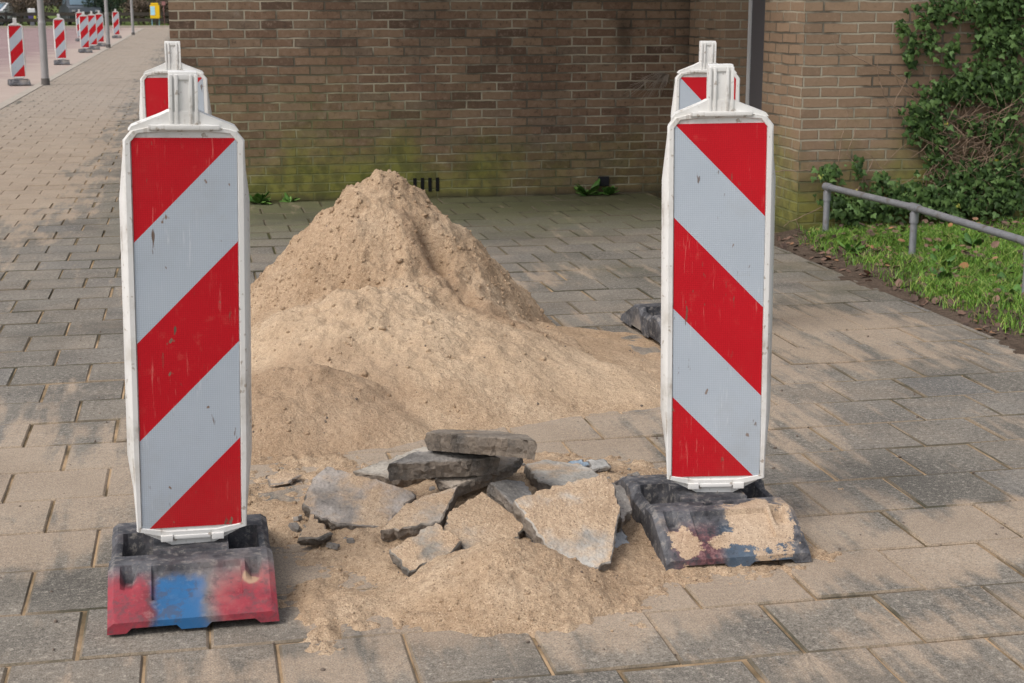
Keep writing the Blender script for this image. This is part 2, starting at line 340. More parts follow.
def mat_stripes(sign, top=1.15, half=.122, seed=0, wear=1.0):
    """red and silver retroreflective sheeting, 45 degree stripes. sign=1: stripes rise to the right"""
    m = M('striped_sheeting', .5, .22); x, y, z = m.xyz()
    xx = m.mul(m.add(m.mul(x, sign), half), .125/.122); t = m.add(m.sub(top, z), xx)
    md = m.math('FRACT', m.mul(t, 2.0)); red = m.math('LESS_THAN', md, .5)
    P = m.map(loc=(seed*2.3, seed, seed*.7))
    # honeycomb cells of the sheeting
    hx = m.mul(x, 1/.0052); hz = m.mul(z, 1/.0052)
    cell = m.mul(m.math('SINE', m.mul(hx, 6.2832*.5)), m.math('SINE', m.mul(hz, 6.2832*.5))); cell = m.ss(m.math('ABSOLUTE', cell), .12, .5)
    n = m.noise(5, v=P, det=5); n2 = m.noise(26, v=P, det=5, rough=.7)
    silver = m.mix(n, (.37, .42, .48), (.47, .515, .57)); silver = m.mix(m.mul(m.sub(1.0, cell), .42), silver, (.27, .31, .36))
    rd = m.mix(n, (.42, .004, .012), (.54, .008, .018)); rd = m.mix(m.mul(m.sub(1.0, cell), .35), rd, (.32, .004, .006))
    c = m.mix(red, silver, rd)
    sm = m.ss(m.noise(3.3, v=P, det=4), .45, .7)
    bl = m.mul(m.mul(m.ss(n2, .56, .72), sm), .35*wear); c = m.mix(bl, c, m.mix(red, (.33, .30, .26), (.62, .16, .12)))
    sc = m.noise(1, v=m.map(P, rot=(0, R(28), 0), sc=(60, 1, 13)), det=3, rough=.6)
    mk = m.mul(m.mul(m.ss(sc, .645, .69), m.ss(m.noise(7, v=P, det=3), .46, .58)), wear); c = m.mix(mk, c, (.13, .085, .06))
    gr = m.mul(m.ss(m.add(m.noise(2.2, v=P, det=6, rough=.7), m.ss(z, .5, .17, 0, .12)), .5, .72), .30); c = m.mix(gr, c, m.mix(red, (.30, .29, .27), (.36, .05, .04)))
    rub = m.noise(1, v=m.map(P, rot=(0, R(-50), 0), sc=(90, 1, 7)), det=4, rough=.7); rb = m.mul(m.mul(m.ss(rub, .58, .66), m.ss(m.noise(4, v=P, det=3), .48, .6)), .45*wear); c = m.mix(rb, c, m.mix(red, (.62, .64, .66), (.70, .20, .17)))
    ch = m.mul(m.ss(m.noise(34, v=m.map(P, sc=(1, 1, .6)), det=2), .70, .74), wear); c = m.mix(ch, c, (.20, .13, .09))
    return m.out(c, rough=m.lin(n2, 0, 1, .4, .65), nrm=m.bump(cell, .0004, .5))
def mat_rubber(kind):
    m = M('rubber_foot_'+kind, .75, .35); x, y, z = m.xyz()
    n = m.noise(7, det=6, rough=.65); n2 = m.noise(45, det=4, rough=.7)
    c = m.mix(m.ss(n, .35, .65), (.028, .028, .033), (.105, .105, .115)); c = m.mix(m.mul(m.ss(n2, .5, .66), .6), c, (.24, .22, .20)); c = m.mix(m.mul(m.ss(n2, .45, .34), .6), c, (.012, .012, .014))
    wob = m.mul(m.sub(m.noise(11, det=4), .5), .07)
    if kind == 'left':
        xb = m.add(x, wob); yb = m.add(y, m.mul(wob, 1.6))
        fr = m.ss(yb, -.135, -.215)
        blue = m.mul(m.ss(m.math('ABSOLUTE', m.sub(xb, -.028)), .075, .05), m.ss(yb, -.165, -.20))
        red = m.mul(fr, m.ss(m.math('ABSOLUTE', m.sub(xb, -.02)), .055, .10)); red = m.mul(red, m.ss(n2, .25, .55, .5, 1))
        c = m.mix(m.mul(m.mul(red, m.ss(n, .2, .6, .5, 1)), .85), c, (.30, .016, .032)); c = m.mix(m.mul(blue, m.ss(n, .15, .5, .6, .92)), c, (.012, .10, .25))
        s = m.mul(m.ss(m.noise(3.4, det=4), .54, .66), .28); c = m.mix(s, c, (.27, .215, .18)); s = m.mul(m.ss(m.noise(30, det=5, rough=.7), .52, .62), .5); c = m.mix(s, c, (.06, .05, .055))
        ps = m.ss(m.add(m.blob(.145, .285, .06, .04), m.mul(wob, 5)), .1, .4); c = m.mix(m.mul(ps, .8), c, SAND)
        p2 = m.ss(m.add(m.blob(.14, -.20, .03, .03), m.mul(wob, 3)), .2, .5); c = m.mix(m.mul(p2, .8), c, SAND)
    elif kind == 'right':
        xb = m.add(x, m.mul(wob, .8)); yb = m.add(y, wob); fr = m.ss(yb, -.165, -.225)
        blue = m.mul(fr, m.mul(m.ss(xb, -.05, -.01), m.ss(xb, .17, .12))); red = m.mul(fr, m.mul(m.ss(xb, -.19, -.15), m.ss(xb, -.02, -.06)))
        red = m.mul(red, m.ss(n2, .35, .6)); blue = m.mul(blue, m.ss(n2, .3, .6, .35, 1)); c = m.mix(m.mul(red, .45), c, (.20, .04, .05)); c = m.mix(m.mul(blue, .55), c, (.03, .085, .15))
        wob2 = m.mul(m.sub(m.noise(16, det=6, rough=.7), .5), 2.6)
        s = m.ss(m.add(m.blob(.10, -.20, .10, .12, 0), wob2), .05, .16); s2 = m.ss(m.add(m.blob(-.13, -.25, .05, .05, 0), wob2), .05, .15); s3 = m.ss(m.add(m.blob(.02, -.24, .12, .035, 0), wob2), .1, .2)
        s3 = m.mx(s3, m.mul(m.ss(m.noise(4, det=5, rough=.7), .52, .62), m.ss(y, -.22, -.1)))
        c = m.mix(m.mul(m.mx(m.mx(s, s2), s3), .88), c, sand_colour(m))
    else:
        s = m.mul(m.ss(m.noise(4, det=4), .5, .7), .5); c = m.mix(s, c, (.34, .28, .22))
    return m.out(c, rough=m.lin(n2, 0, 1, .5, .9), nrm=m.bump(m.add(n2, m.mul(n, .3)), .0016, .7))
def mat_galv():
    m = M('galvanised_steel', .5, .5); n = m.noise(22, det=4); v = m.voro(60)
    c = m.mix(n, (.20, .205, .22), (.36, .365, .385)); c = m.mix(m.ss(m.noise(9, det=4), .58, .7), c, (.20, .18, .165))
    return m.out(c, rough=m.lin(v, 0, 1, .38, .6), metal=.6, nrm=m.bump(n, .001, .3))
def mat_soil():
    m = M('soil', .95, .1); n = m.noise(5, det=5); n2 = m.noise(40, det=4, rough=.7); v = m.voro(24)
    c = m.mix(n, (.055, .04, .03), (.115, .085, .065)); c = m.mix(m.mul(m.ss(n2, .6, .75), .6), c, (.22, .17, .13))
    return m.out(c, nrm=m.bump(m.add(n2, v), .018, .9))
def mat_leafy(name, stops, sc=4, rough=.55, trans=.0, attr=True):
    m = M(name, rough, .35); r = m.attr('rnd') if attr else m.noise(sc)
    c = m.ramp(r, stops); n = m.noise(sc*3, det=3); c = m.mix(m.mul(m.ss(n, .4, .7), .35), c, tuple(x*.5 for x in stops[0][1])); 
    return m.out(c)
def mat_road():
    m = M('road_brick', .9, .2); b = m.n.new('ShaderNodeTexBrick'); m._in(b.inputs['Vector'], m.P())
    b.inputs['Scale'].default_value = 1; b.inputs['Brick Width'].default_value = .21; b.inputs['Row Height'].default_value = .085; b.inputs['Mortar Size'].default_value = .005
    b.inputs['Color1'].default_value = (.21, .135, .135, 1); b.inputs['Color2'].default_value = (.29, .20, .20, 1); b.inputs['Mortar'].default_value = (.20, .16, .14, 1)
    n = m.noise(.7, det=5, rough=.6); x, y, z = m.xyz()
    c = m.mix(m.mul(m.ss(n, .5, .75), .5), b.outputs['Color'], (.36, .30, .27))
    k = m.ss(m.add(x, m.mul(m.sub(n, .5), 2.5)), -6.6, -4.6); c = m.mix(m.mul(k, .65), c, (.42, .35, .29))
    return m.out(c, nrm=m.bump(m.noise(40), .003, .5))
def mat_grassland():
    m = M('grass_ground', .95, .1); n = m.noise(.8, det=6, rough=.7); n2 = m.noise(6, det=4)
    c = m.mix(m.ss(n, .35, .65), (.06, .10, .02), (.13, .17, .04)); c = m.mix(m.mul(m.ss(n2, .5, .7), .4), c, (.12, .09, .05)); return m.out(c)

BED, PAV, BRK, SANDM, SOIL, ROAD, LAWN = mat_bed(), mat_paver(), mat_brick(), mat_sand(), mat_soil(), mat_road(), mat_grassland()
WHITE, GALV = mat_white(), mat_galv()

# ---------------------------------------------------------------- ground sheets
def sheet(name, x0, x1, y0, y1, z, mat, sub=1):
    return tag(mesh_obj(name, [(x0, y0, z), (x1, y0, z), (x1, y1, z), (x0, y1, z)], [(0, 1, 2, 3)], mat), kind='structure')
sheet('ground', -400, 400, -60, 700, -.06, LAWN)
sheet('paving_bed', -4.0, 2.14, -6, 8.5, -.006, BED)
sheet('paving_bed', -4.0, -1.49, 8.5, 88, -.005, BED)
# kerb stones: pale concrete strip along the footpath
m = M('kerb_concrete', .9, .2); kn = m.noise(3, det=5); kx, ky, kz = m.xyz()
kj = m.ss(m.math('ABSOLUTE', m.sub(m.math('FRACT', ky), .5)), .012, .0)
KERB = m.out(m.mix(m.mul(kj, .7), m.mix(kn, (.25, .22, .19), (.42, .37, .31)), (.08, .07, .06)), nrm=m.bump(m.noise(50), .003, .5))
tag(MB().box(-4.16, -4.003, -6, 88, -.12, .006).build('kerb', KERB), kind='structure')
sheet('road', -26, -4.162, -12, 86, -.05, ROAD)
sheet('road', -120, 60, 86.1, 92.2, -.045, ROAD)
tag(MB().box(-120, 60, 92.2, 92.4, -.12, .09).build('kerb', KERB), kind='structure')
tag(MB().box(-120, 60, 92.4, 140, -.1, .07).build('verge', LAWN), kind='structure')

# paving tiles, 0.3 m square, in half bond: one relief mesh, each tile with its own tilt
def tiles():
    Vs, Qs, rn, rm = [], [], [], []; T = .3
    def tile(x0, x1, y0, y1, jx, jy):
        g1, g2 = jx, jy; cw = .0045
        dz = rng.normal(0, .0014); ax, ay = rng.normal(0, .006, 2)
        xo = rng.normal(0, .0012); yo = rng.normal(0, .0012)
        a0, a1, b0, b1 = x0+g1+xo, x1-g1+xo, y0+g2+yo, y1-g2+yo; ch = .0048*rng.uniform(.7, 1.5); cx, cy = (a0+a1)/2, (b0+b1)/2
        n = len(Vs)
        for (p0, p1, q0, q1, z) in ((a0, a1, b0, b1, -.03), (a0, a1, b0, b1, -.0045), (a0+ch, a1-ch, b0+ch, b1-ch, 0)):
            for x, y in ((p0, q0), (p1, q0), (p1, q1), (p0, q1)): Vs.append((x, y, z+(dz+ax*(x-cx)+ay*(y-cy) if z > -.02 else 0)))
        r = rng.random()
        for l in (0, 4):
            for k in range(4): Qs.append((n+l+k, n+l+(k+1) % 4, n+l+4+(k+1) % 4, n+l+4+k)); rn.append(r); rm.append(1.0)
        Qs.append((n+8, n+9, n+10, n+11)); rn.append(r); rm.append(0.0)
    rows = range(-20, 293)
    for r in rows:
        y0 = r*T; y1 = y0+T
        if y1 > 88: break
        xmax = 2.14 if y0 < 8.25 else -1.50
        off = .5 if r % 2 else 0.0
        k0 = math.floor(-4.0/T)-1
        for k in range(k0, 9):
            x0 = (k+off)*T; x1 = x0+T
            if x1 < -3.97 or x0 > xmax-.03: continue
            x0c, x1c = max(x0, -4.0), min(x1, xmax)
            y1c = y1
            if x1c-x0c < .04: continue
            jx = .0036 if x0 < -1.5 else .0034
            tile(x0c, x1c, y0, y1c, jx*rng.uniform(.7, 1.4), .0030*rng.uniform(.7, 1.6))
    o = np_mesh('pavement', np.array(Vs), np.array(Qs), PAV); face_attr(o, 'rnd', rn); face_attr(o, 'rim', rm); return tag(o, kind='structure')
tiles()

# soil bank and border on the right
def bank_z(x, y):
    X = np.asarray(x, float); Y = np.asarray(y, float)
    return np.clip((X-2.20)*.20, -.06, .035)+fbm(X, Y, 2.2, 5, 5, .6)*.035+fbm(X, Y, 14, 3, 6)*.014-.003

def bank():
    xs = np.arange(1.80, 9, .04); ys = np.arange(-4, 6.13, .04)
    X, Y = np.meshgrid(xs, ys); Z = bank_z(X, Y)
    n, m_ = X.shape; idx = np.arange(n*m_).reshape(n, m_)
    Q = np.stack([idx[:-1, :-1], idx[:-1, 1:], idx[1:, 1:], idx[1:, :-1]], -1).reshape(-1, 4)
    o = np_mesh('soil_bank', np.stack([X, Y, Z], -1).reshape(-1, 3), Q, SOIL, smooth=True); tag(o, kind='structure')
bank()
# ---------------------------------------------------------------- brick building
bld = tag(empty('brick_building', (0, 8.45, 0)), 'dark brown brick building with mossy foot and a side doorway, behind the sand heap', 'building')
BH = 3.4
def wall_part():
    # plan corners; faces get metre UVs so bricks keep size on each side
    me_V, me_F, UV = [], [], []
    def face(p0, p1, z0, z1, uoff=0.0):
        n = len(me_V); L = math.dist(p0, p1)
        me_V.extend([(*p0, z0), (*p1, z0), (*p1, z1), (*p0, z1)]); me_F.append((n, n+1, n+2, n+3))
        UV.extend([(uoff, z0), (uoff+L, z0), (uoff+L, z1), (uoff, z1)])
    X0, XA, XB = -1.49, 2.45, 9.0; YM, YF, YB = 8.45, 6.13, 18.0
    face((X0, YB), (X0, YM), -.1, BH); face((X0, YM), (XA, YM), -.1, BH, .05)
    d0, d1 = 6.83, 7.62
    face((XA, YM), (XA, d1), -.1, BH, .1); face((XA, d1), (XA+.265, d1), -.1, 2.15, .12); face((XA, d1), (XA, d0), 2.15, BH, .03)
    face((XA+.265, d0), (XA, d0), -.1, 2.15); face((XA, d0), (XA, YF), -.1, BH, .02); face((XA, YF), (XB, YF), -.1, BH, .11)
    face((XB, YF), (XB, YB), -.1, BH); face((XB, YB), (X0, YB), -.1, BH)
    n = len(me_V); me_V.extend([(XA, d0, 2.15), (XA+.265, d0, 2.15), (XA+.265, d1, 2.15), (XA, d1, 2.15)]); me_F.append((n, n+1, n+2, n+3)); UV.extend([(0, 0)]*4)
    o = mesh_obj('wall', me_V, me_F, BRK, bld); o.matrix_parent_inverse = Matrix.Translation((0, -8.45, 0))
    u = o.data.uv_layers.new(name='UVMap')
    for i, c in enumerate(UV): u.data[i].uv = c
    return o
wall_part()
def bpart(mb, name, mat, par=None):
    o = mb.build(name, mat, par or bld); 
    if par is None: o.matrix_parent_inverse = Matrix.Translation((0, -8.45, 0))
    return o
ROOFM = plain('roof_edge', (.09, .085, .08)); bpart(MB().box(-1.57, 9.08, 6.05, 18.1, BH+.002, BH+.16), 'roof', ROOFM)
DOORM = plain('dark_grey_door', (.085, .08, .085), .55, var=.12, sc=2.5); 
dr = bpart(MB().box(2.63, 2.67, 6.835, 7.56, .03, 2.14), 'door', DOORM)
bpart(MB().box(2.622, 2.69, 7.563, 7.615, 0, 2.148).box(2.622, 2.69, 6.834, 7.56, 2.142, 2.149), 'door_frame', plain('white_paint_frame', (.5, .5, .5), .5, var=.15), dr)
bpart(MB().box(2.59, 2.628, 6.90, 7.02, 1.02, 1.04), 'door_handle', GALV, dr)
bpart(MB().box(2.46, 2.69, 6.835, 7.615, -.03, .028), 'threshold', KERB)
BLK = M('vent_black', .8, .2).out((.006, .006, .006))
for k in range(4):
    w = at(421+k*7.6, 185, .18); xk = .275+k*.058
    bpart(MB().box(xk, xk+.026, 8.446, 8.4488, .05, .155), 'air_vent', BLK)
bpart(MB().box(1.735, 1.82, 8.43, 8.4488, .06, .135, .004), 'drain_box', plain('black_plastic', (.012, .012, .016), .4))

# ---------------------------------------------------------------- sand
def cone(X, Y, cx, cy, h, s, rd=.08, ex=1.0, ey=1.0, rot=0.0):
    dx, dy = X-cx, Y-cy; c, sn = math.cos(rot), math.sin(rot); a = (dx*c+dy*sn)/ex; b = (dy*c-dx*sn)/ey
    return h-s*(np.sqrt(a*a+b*b+rd*rd)-rd)
def gau(X, Y, cx, cy, rx, ry, rot=0.0):
    dx, dy = X-cx, Y-cy; c, sn = math.cos(rot), math.sin(rot); a = (dx*c+dy*sn)/rx; b = (dy*c-dx*sn)/ry
    return np.exp(-(a*a+b*b))
def smax(a, b, k=.05):
    h = np.clip(.5+.5*(a-b)/k, 0, 1); return b*(1-h)+a*h+k*h*(1-h)
def pile_h(X, Y):
    wx = X+fbm(X, Y, 2.8, 4, 11)*.09; wy = Y+fbm(X, Y, 2.8, 4, 21)*.09
    H = cone(wx, wy, -.57, 3.52, .765, 1.06, .10, 1.0, 1)
    H = smax(H, cone(wx, wy, -.27, 3.52, .50, 1.25, .13), .05)
    H = smax(H, cone(wx, wy, -.80, 3.30, .43, 1.10, .10), .05)
    H = smax(H, cone(wx, wy, -.38, 3.16, .40, .95, .12), .05)
    H = smax(H, cone(wx, wy, -.22, 2.98, .27, .72, .12), .06)
    H = smax(H, cone(wx, wy, -.55, 3.05, .36, .85, .12), .06)
    L = cone(wx, wy, -.74, 2.88, .375, .50, .10, 1.05, 1, .10)
    L = smax(L, cone(wx, wy, -.46, 2.70, .275, .44, .12, 1.25, 1), .05)
    L = smax(L, cone(wx, wy, -.12, 2.66, .150, .36, .12, 1.3, 1), .05)
    L = smax(L, cone(wx, wy, .14, 2.50, .06, .20, .12, 1.4, 1), .04)
    H = smax(H, L, .08)
    H = smax(H, cone(wx, wy, -.04, 3.20, .13, .50, .10), .03)
    H = smax(H, cone(wx, wy, .16, 3.16, .055, .17, .16, 1.3, 1), .03)
    H = smax(H, cone(wx, wy, -1.00, 2.22, .205, .56, .14, 1.05, 1), .012)
    H = smax(H, cone(wx, wy, -1.12, 3.0, .16, .70, .10), .04)
    H = H-.075*gau(X, Y, -.86, 2.95, .12, .045, .2)-.06*gau(X, Y, -.80, 3.02, .15, .04, .15)-.05*gau(X, Y, -.70, 3.02, .09, .05, .3)
    H = H-.13*gau(X, Y, -.37, 3.24, .05, .08, .25)-.08*gau(X, Y, -.28, 3.02, .05, .09, .5)-.03*gau(X, Y, -.13, 2.92, .09, .05, .5)
    H = H+.05*gau(X, Y, .30, 3.36, .22, .14, .1)-.06*gau(X, Y, .36, 3.32, .10, .05, .2)-.03*gau(X, Y, .10, 3.34, .08, .05)-.03*gau(X, Y, -.80, 2.42, .07, .05)-.02*gau(X, Y, -.35, 2.45, .06, .04, .4)
    sm = np.clip((L-H+.05)/.05, 0, 1)*np.clip((Y-2.1)*3, 0, 1)
    rough = np.clip(H*3, .15, 1)*(1-.2*sm)
    H = H+fbm(X, Y, 4.5, 3, 31)*.050*rough+fbm(X, Y, 21, 5, 41, .66)*.026*rough
    H = H-.024*np.abs(fbm(X, Y, 9, 4, 61))*rough
    H = np.where(Y > 2.55, np.minimum(H, .012+np.maximum(0, .50-X)*.16+.012*fbm(X, Y, 9, 4, 77)+np.maximum(0, .2-X)*3), H)
    # slides and slumps running down the slope
    H = H+.012*fbm((X+.57)*3+(Y-3.5)*1.0, (Y-3.5)*.8, 5, 3, 66)*np.clip(H*3, 0, 1)
    return H
def spread_h(X, Y):
    """loose sand trodden round the rubble and the right foot"""
    w = fbm(X, Y, 3.0, 5, 71, .6)
    H = .035-.05*np.maximum(0, np.sqrt(((X+.52)/.80)**2+((Y-1.05)/.82)**2)-.55)*1.4+w*.035
    H = smax(H, .018-.05*np.maximum(0, np.sqrt(((X-.10)/.36)**2+((Y-.60)/.22)**2)-.5)*1.3+w*.02, .01)
    H = smax(H, cone(X, Y, -.60, .52, .135, .52, .05, 1.15, 1), .02)
    H = smax(H, cone(X, Y, -.36, .62, .06, .30, .06), .02)
    H = smax(H, cone(X, Y, -.50, 1.15, .105, .26, .2, 1.2, 1), .03)
    H = smax(H, cone(X, Y, -.62, .82, .05, .22, .1, 1.4, 1), .03)
    H = smax(H, cone(X, Y, -.15, .78, .05, .2, .1, 1.2, 1), .03)

    H = smax(H, .02-.05*np.maximum(0, np.sqrt(((X+1.05)/.5)**2+((Y-1.5)/.45)**2)-.6)+w*.03, .01)
    ok = np.clip(H*25, 0, 1)
    rim = np.exp(-((H-.010)/.012)**2); H = H+fbm(X, Y, 16, 3, 81)*.013*ok+fbm(X, Y, 45, 3, 91, .7)*.008*ok+fbm(X, Y, 14, 5, 95, .8)*.020*rim
    return H
def build_sand():
    d = .0095; xs = np.arange(-1.95, 1.25, d); ys = np.arange(.1, 4.6, d)
    X, Y = np.meshgrid(xs, ys); A = pile_h(X, Y); B = spread_h(X, Y); Z = smax(A, B, .02)-.012
    n, m_ = X.shape; idx = np.arange(n*m_).reshape(n, m_)
    Q = np.stack([idx[:-1, :-1], idx[:-1, 1:], idx[1:, 1:], idx[1:, :-1]], -1)
    def c4(A_): return (A_[:-1, :-1]+A_[:-1, 1:]+A_[1:, 1:]+A_[1:, :-1])/4
    Zm = np.maximum(np.maximum(Z[:-1, :-1], Z[1:, 1:]), np.maximum(Z[:-1, 1:], Z[1:, :-1])); keep = Zm > -.006
    isp = (c4(A) > c4(B)) | (c4(Y) > 1.95)
    V = np.stack([X, Y, Z], -1).reshape(-1, 3)
    def sub(mask, name):
        q = Q[mask].reshape(-1, 4); used = np.unique(q); rm = np.full(len(V), -1); rm[used] = np.arange(len(used))
        return np_mesh(name, V[used], rm[q], SANDM, smooth=True)
    return sub(keep & isp, 'sand_heap'), sub(keep & ~isp, 'loose_sand')
heap, loose = build_sand()
tag(heap, 'tall heap of yellow brown sand with a scooped hollow in front of the wall', 'sand heap')
tag(loose, 'loose sand spread over the paving around the broken slabs', 'sand', kind='stuff')
# crumbs of damp sand on the heap
def crumbs(name, n, fx, size, mat, parent=None, accept=None):
    ico = bmesh.new(); bmesh.ops.create_icosphere(ico, subdivisions=1, radius=1); ico.verts.index_update()
    bv = np.array([v.co[:] for v in ico.verts]); bf = np.array([[v.index for v in f.verts] for f in ico.faces]); ico.free()
    P = fx(n); n = len(P); sz = size(n)
    V = bv[None]*(1+rng.normal(0, .16, (n, len(bv), 1))); V = V*(sz[:, None, None]*rng.uniform(.6, 1.2, (n, 1, 3)))+P[:, None]
    Fq = bf[None]+(np.arange(n)*len(bv))[:, None, None]
    return np_mesh(name, V.reshape(-1, 3), Fq.reshape(-1, 3), mat, parent, smooth=True)
def pile_pts(n):
    x = rng.uniform(-1.6, .8, n*4); y = rng.uniform(1.9, 4.2, n*4); h = pile_h(x, y)-.012
    e = .02; gx = (pile_h(x+e, y)-pile_h(x-e, y))/(2*e); gy = (pile_h(x, y+e)-pile_h(x, y-e))/(2*e); sl = np.hypot(gx, gy)
    k = (h > .02) & (rng.random(n*4) < np.clip((sl-.45)*.9+.02, 0.02, 1)); P = np.stack([x, y, h], -1)[k][:n]; return P
cr = crumbs('clods', 6500, pile_pts, lambda n: np.clip(rng.gamma(1.5, .0021, n), .001, .016), SANDM, heap); tag(cr, kind='stuff')
def sp_pts(n):
    x = rng.uniform(-1.4, 1.1, n*3); y = rng.uniform(.1, 2.0, n*3); h = spread_h(x, y)-.012; k = h > .0; return np.stack([x, y, h], -1)[k][:n]
c2 = crumbs('clods', 1800, sp_pts, lambda n: np.clip(rng.gamma(2.0, .0013, n), .001, .008), SANDM, loose); tag(c2, kind='stuff')
PEB = plain('pebbles', (.13, .10, .08), var=.8, sc=30)
def peb_pts(n):
    x = rng.uniform(-2.2, 1.6, n); y = rng.uniform(.0, 4.2, n); h = np.maximum(np.maximum(pile_h(x, y), spread_h(x, y))-.012, 0); return np.stack([x, y, h], -1)
tag(crumbs('grit', 700, peb_pts, lambda n: np.clip(rng.gamma(2.0, .0013, n), .001, .006), PEB), 'dark grit and crumbs strewn over sand and paving', 'grit', kind='stuff')

# ---------------------------------------------------------------- broken slabs
def slab(poly, Z0, tu, tv, th, label, sandy=0.0, seed=0, tone=(.23, .215, .19), rag=.0065, chip=True, Zc=None, top_in=None):
    cx = sum(p[0] for p in poly)/len(poly); cy = sum(p[1] for p in poly)/len(poly)
    c0 = at(cx, cy, Z0); n = Vector((-tu, -tv, 1)).normalized()
    if tv == 'edge': pass
    pts = []
    for p in poly:
        d = ray(*p); t = (c0-CAM).dot(n)/d.dot(n); pts.append(CAM+d*t)
    rs = random.Random(seed+50)
    # orient counter-clockwise seen from the top face
    a = Vector((0, 0, 0))
    for i in range(len(pts)): a += (pts[i]-c0).cross(pts[(i+1) % len(pts)]-c0)
    if a.dot(n) < 0: pts.reverse()
    # ragged broken outline
    out = []
    for i in range(len(pts)):
        p, q = pts[i], pts[(i+1) % len(pts)]; L = (q-p).length; k = max(1, int(L/.012)); side = (q-p).normalized().cross(n)
        broken = rs.random() < .7
        for j in range(k):
            w = (j/k); off = (rs.uniform(-1, 1)*rag*(1 if broken else .25)) if j else 0
            out.append(p.lerp(q, w)+side*off)
    N = len(out); cen = sum(out, Vector())/N
    def ring(inset, depth, jit):
        r_ = []
        for i, p in enumerate(out):
            dcc = (cen-p); dcc = dcc-n*dcc.dot(n); q = p+dcc.normalized()*min(inset, dcc.length*.5)-n*depth+Vector((rs.uniform(-1, 1), rs.uniform(-1, 1), rs.uniform(-1, 1)))*jit
            r_.append(q)
        return r_
    rings = [ring(.030, 0, .0010), ring(.004, 0.0, .0010), ring(0, .004, .0018)]
    nl = 4
    for k in range(1, nl): rings.append(ring(-.001 if k < nl-1 else 0.004, th*k/nl, .0042))
    rings += [ring(.006, th, .001)]
    V = []; Fc = []; E = []
    for r_ in rings: V += [v-c0 for v in r_]
    for l in range(len(rings)-1):
        for k in range(N):
            a_, b_ = l*N+k, l*N+(k+1) % N; Fc.append((a_, a_+N, b_+N, b_)); E.append(0.0 if l < 1 else (.4 if l == 1 else 1.0))
    Fc.append(tuple(range(N))); E.append(0.0); Fc.append(tuple((len(rings)-1)*N+k for k in range(N))[::-1]); E.append(.6)
    o = mesh_obj('concrete_fragment', V, Fc, mat_concrete('slab_concrete', sandy, tone, seed), loc=c0)
    face_attr(o, 'edge', E); smooth_by_angle(o, 16)
    tag(o, label, 'rubble piece', 'broken paving pieces in the rubble heap'); return o
DK = (.19, .175, .16)
slab([(352, 471), (424, 446), (452, 447), (430, 470), (394, 477)], .115, .12, .10, .045, 'pale broken slab at the back left, half hidden under the stacked dark slabs', .0, 3, (.30, .27, .23))
slab([(452, 487), (480, 477), (514, 463), (522, 455), (500, 452), (466, 462), (436, 478)], .15, .05, .10, .038, 'pale broken slab with a clean cut edge, sticking out under the two dark stacked slabs', .0, 4, (.33, .28, .23), .003)
slab([(388, 464), (412, 452), (430, 450), (490, 451), (500, 457), (480, 459), (430, 461)], .205, .02, .06, .052, 'dark broken slab with rough front edge, second from the top of the stack', -.25, 2, DK)
slab([(426, 432), (440, 429), (500, 431), (528, 435), (536, 441), (522, 439), (480, 436)], .275, -.06, -.20, .052, 'dark tilted slab lying topmost on the stack of broken slabs', -.08, 1, (.19, .16, .13))
slab([(302, 503), (312, 478), (327, 466), (345, 471), (380, 480), (413, 491), (416, 495), (385, 527), (340, 524), (318, 516)], .095, .03, .36, .045, 'large grey broken slab with a sandy middle, leftmost of the big pieces', .10, 5, (.27, .24, .215))
slab([(310, 513), (332, 532), (318, 538), (298, 538)], .05, .1, .35, .03, 'small sandy triangular chip in front of the leftmost big slab', .35, 6)
slab([(380, 531), (402, 506), (422, 496), (458, 486), (441, 521), (412, 527)], .095, .10, .32, .045, 'pale sandy slab with a straight right edge, right of the leftmost big slab', .16, 7, (.32, .28, .24))
slab([(449, 512), (463, 503), (482, 491), (526, 523), (510, 549), (472, 558), (446, 531)], .085, -.06, .34, .04, 'sand covered broken slab in the middle of the rubble', .20, 8)
slab([(389, 549), (436, 522), (461, 540), (452, 553), (419, 566), (409, 572)], .065, .05, .34, .038, 'low sandy slab with dark ragged edge at the front of the rubble', .20, 9)
slab([(490, 482), (502, 479), (521, 480), (531, 491), (548, 515), (552, 540), (530, 520)], .115, -.25, .20, .05, 'narrow dark grey broken block wedged left of the large sandy slab', -.12, 10, (.19, .18, .17))
slab([(526, 463), (545, 459), (582, 464), (604, 476), (560, 486), (538, 481)], .12, -.02, .06, .055, 'rough pale broken block behind the large sandy slab', .02, 12, (.30, .28, .25), .006)
slab([(514, 500), (558, 485), (603, 473), (614, 484), (621, 506), (611, 562), (594, 569), (554, 557), (534, 527)], .135, -.10, .55, .05, 'large square slab under coarse sand, leaning at the right of the rubble', .20, 11, (.34, .32, .29))
slab([(608, 488), (620, 484), (629, 497), (633, 510), (622, 520), (615, 508)], .12, -.2, .25, .045, 'small broken lump between the large sandy slab and the right foot', .0, 13, (.24, .22, .2))
slab([(617, 519), (628, 536), (633, 560), (612, 556), (612, 530)], .045, -.1, .5, .02, 'thin bluish upright shard at the right end of the rubble', .05, 14, (.27, .28, .29))
slab([(586, 460), (604, 458), (611, 466), (592, 470)], .07, .1, .2, .02, 'thin pale chip lying behind the large sandy slab, next to a bluish one', .0, 16, (.36, .35, .33))
slab([(562, 462), (582, 459), (590, 464), (578, 470), (566, 468)], .11, .1, .25, .012, 'small bluish flake on top of the rough pale block', -.3, 15, (.22, .28, .34))
slab([(266, 476), (284, 471), (302, 474), (288, 482), (270, 484)], .02, 0, .1, .015, 'thin flat chip lying on sand just right of the left beacon', .2, 17, (.30, .27, .24))

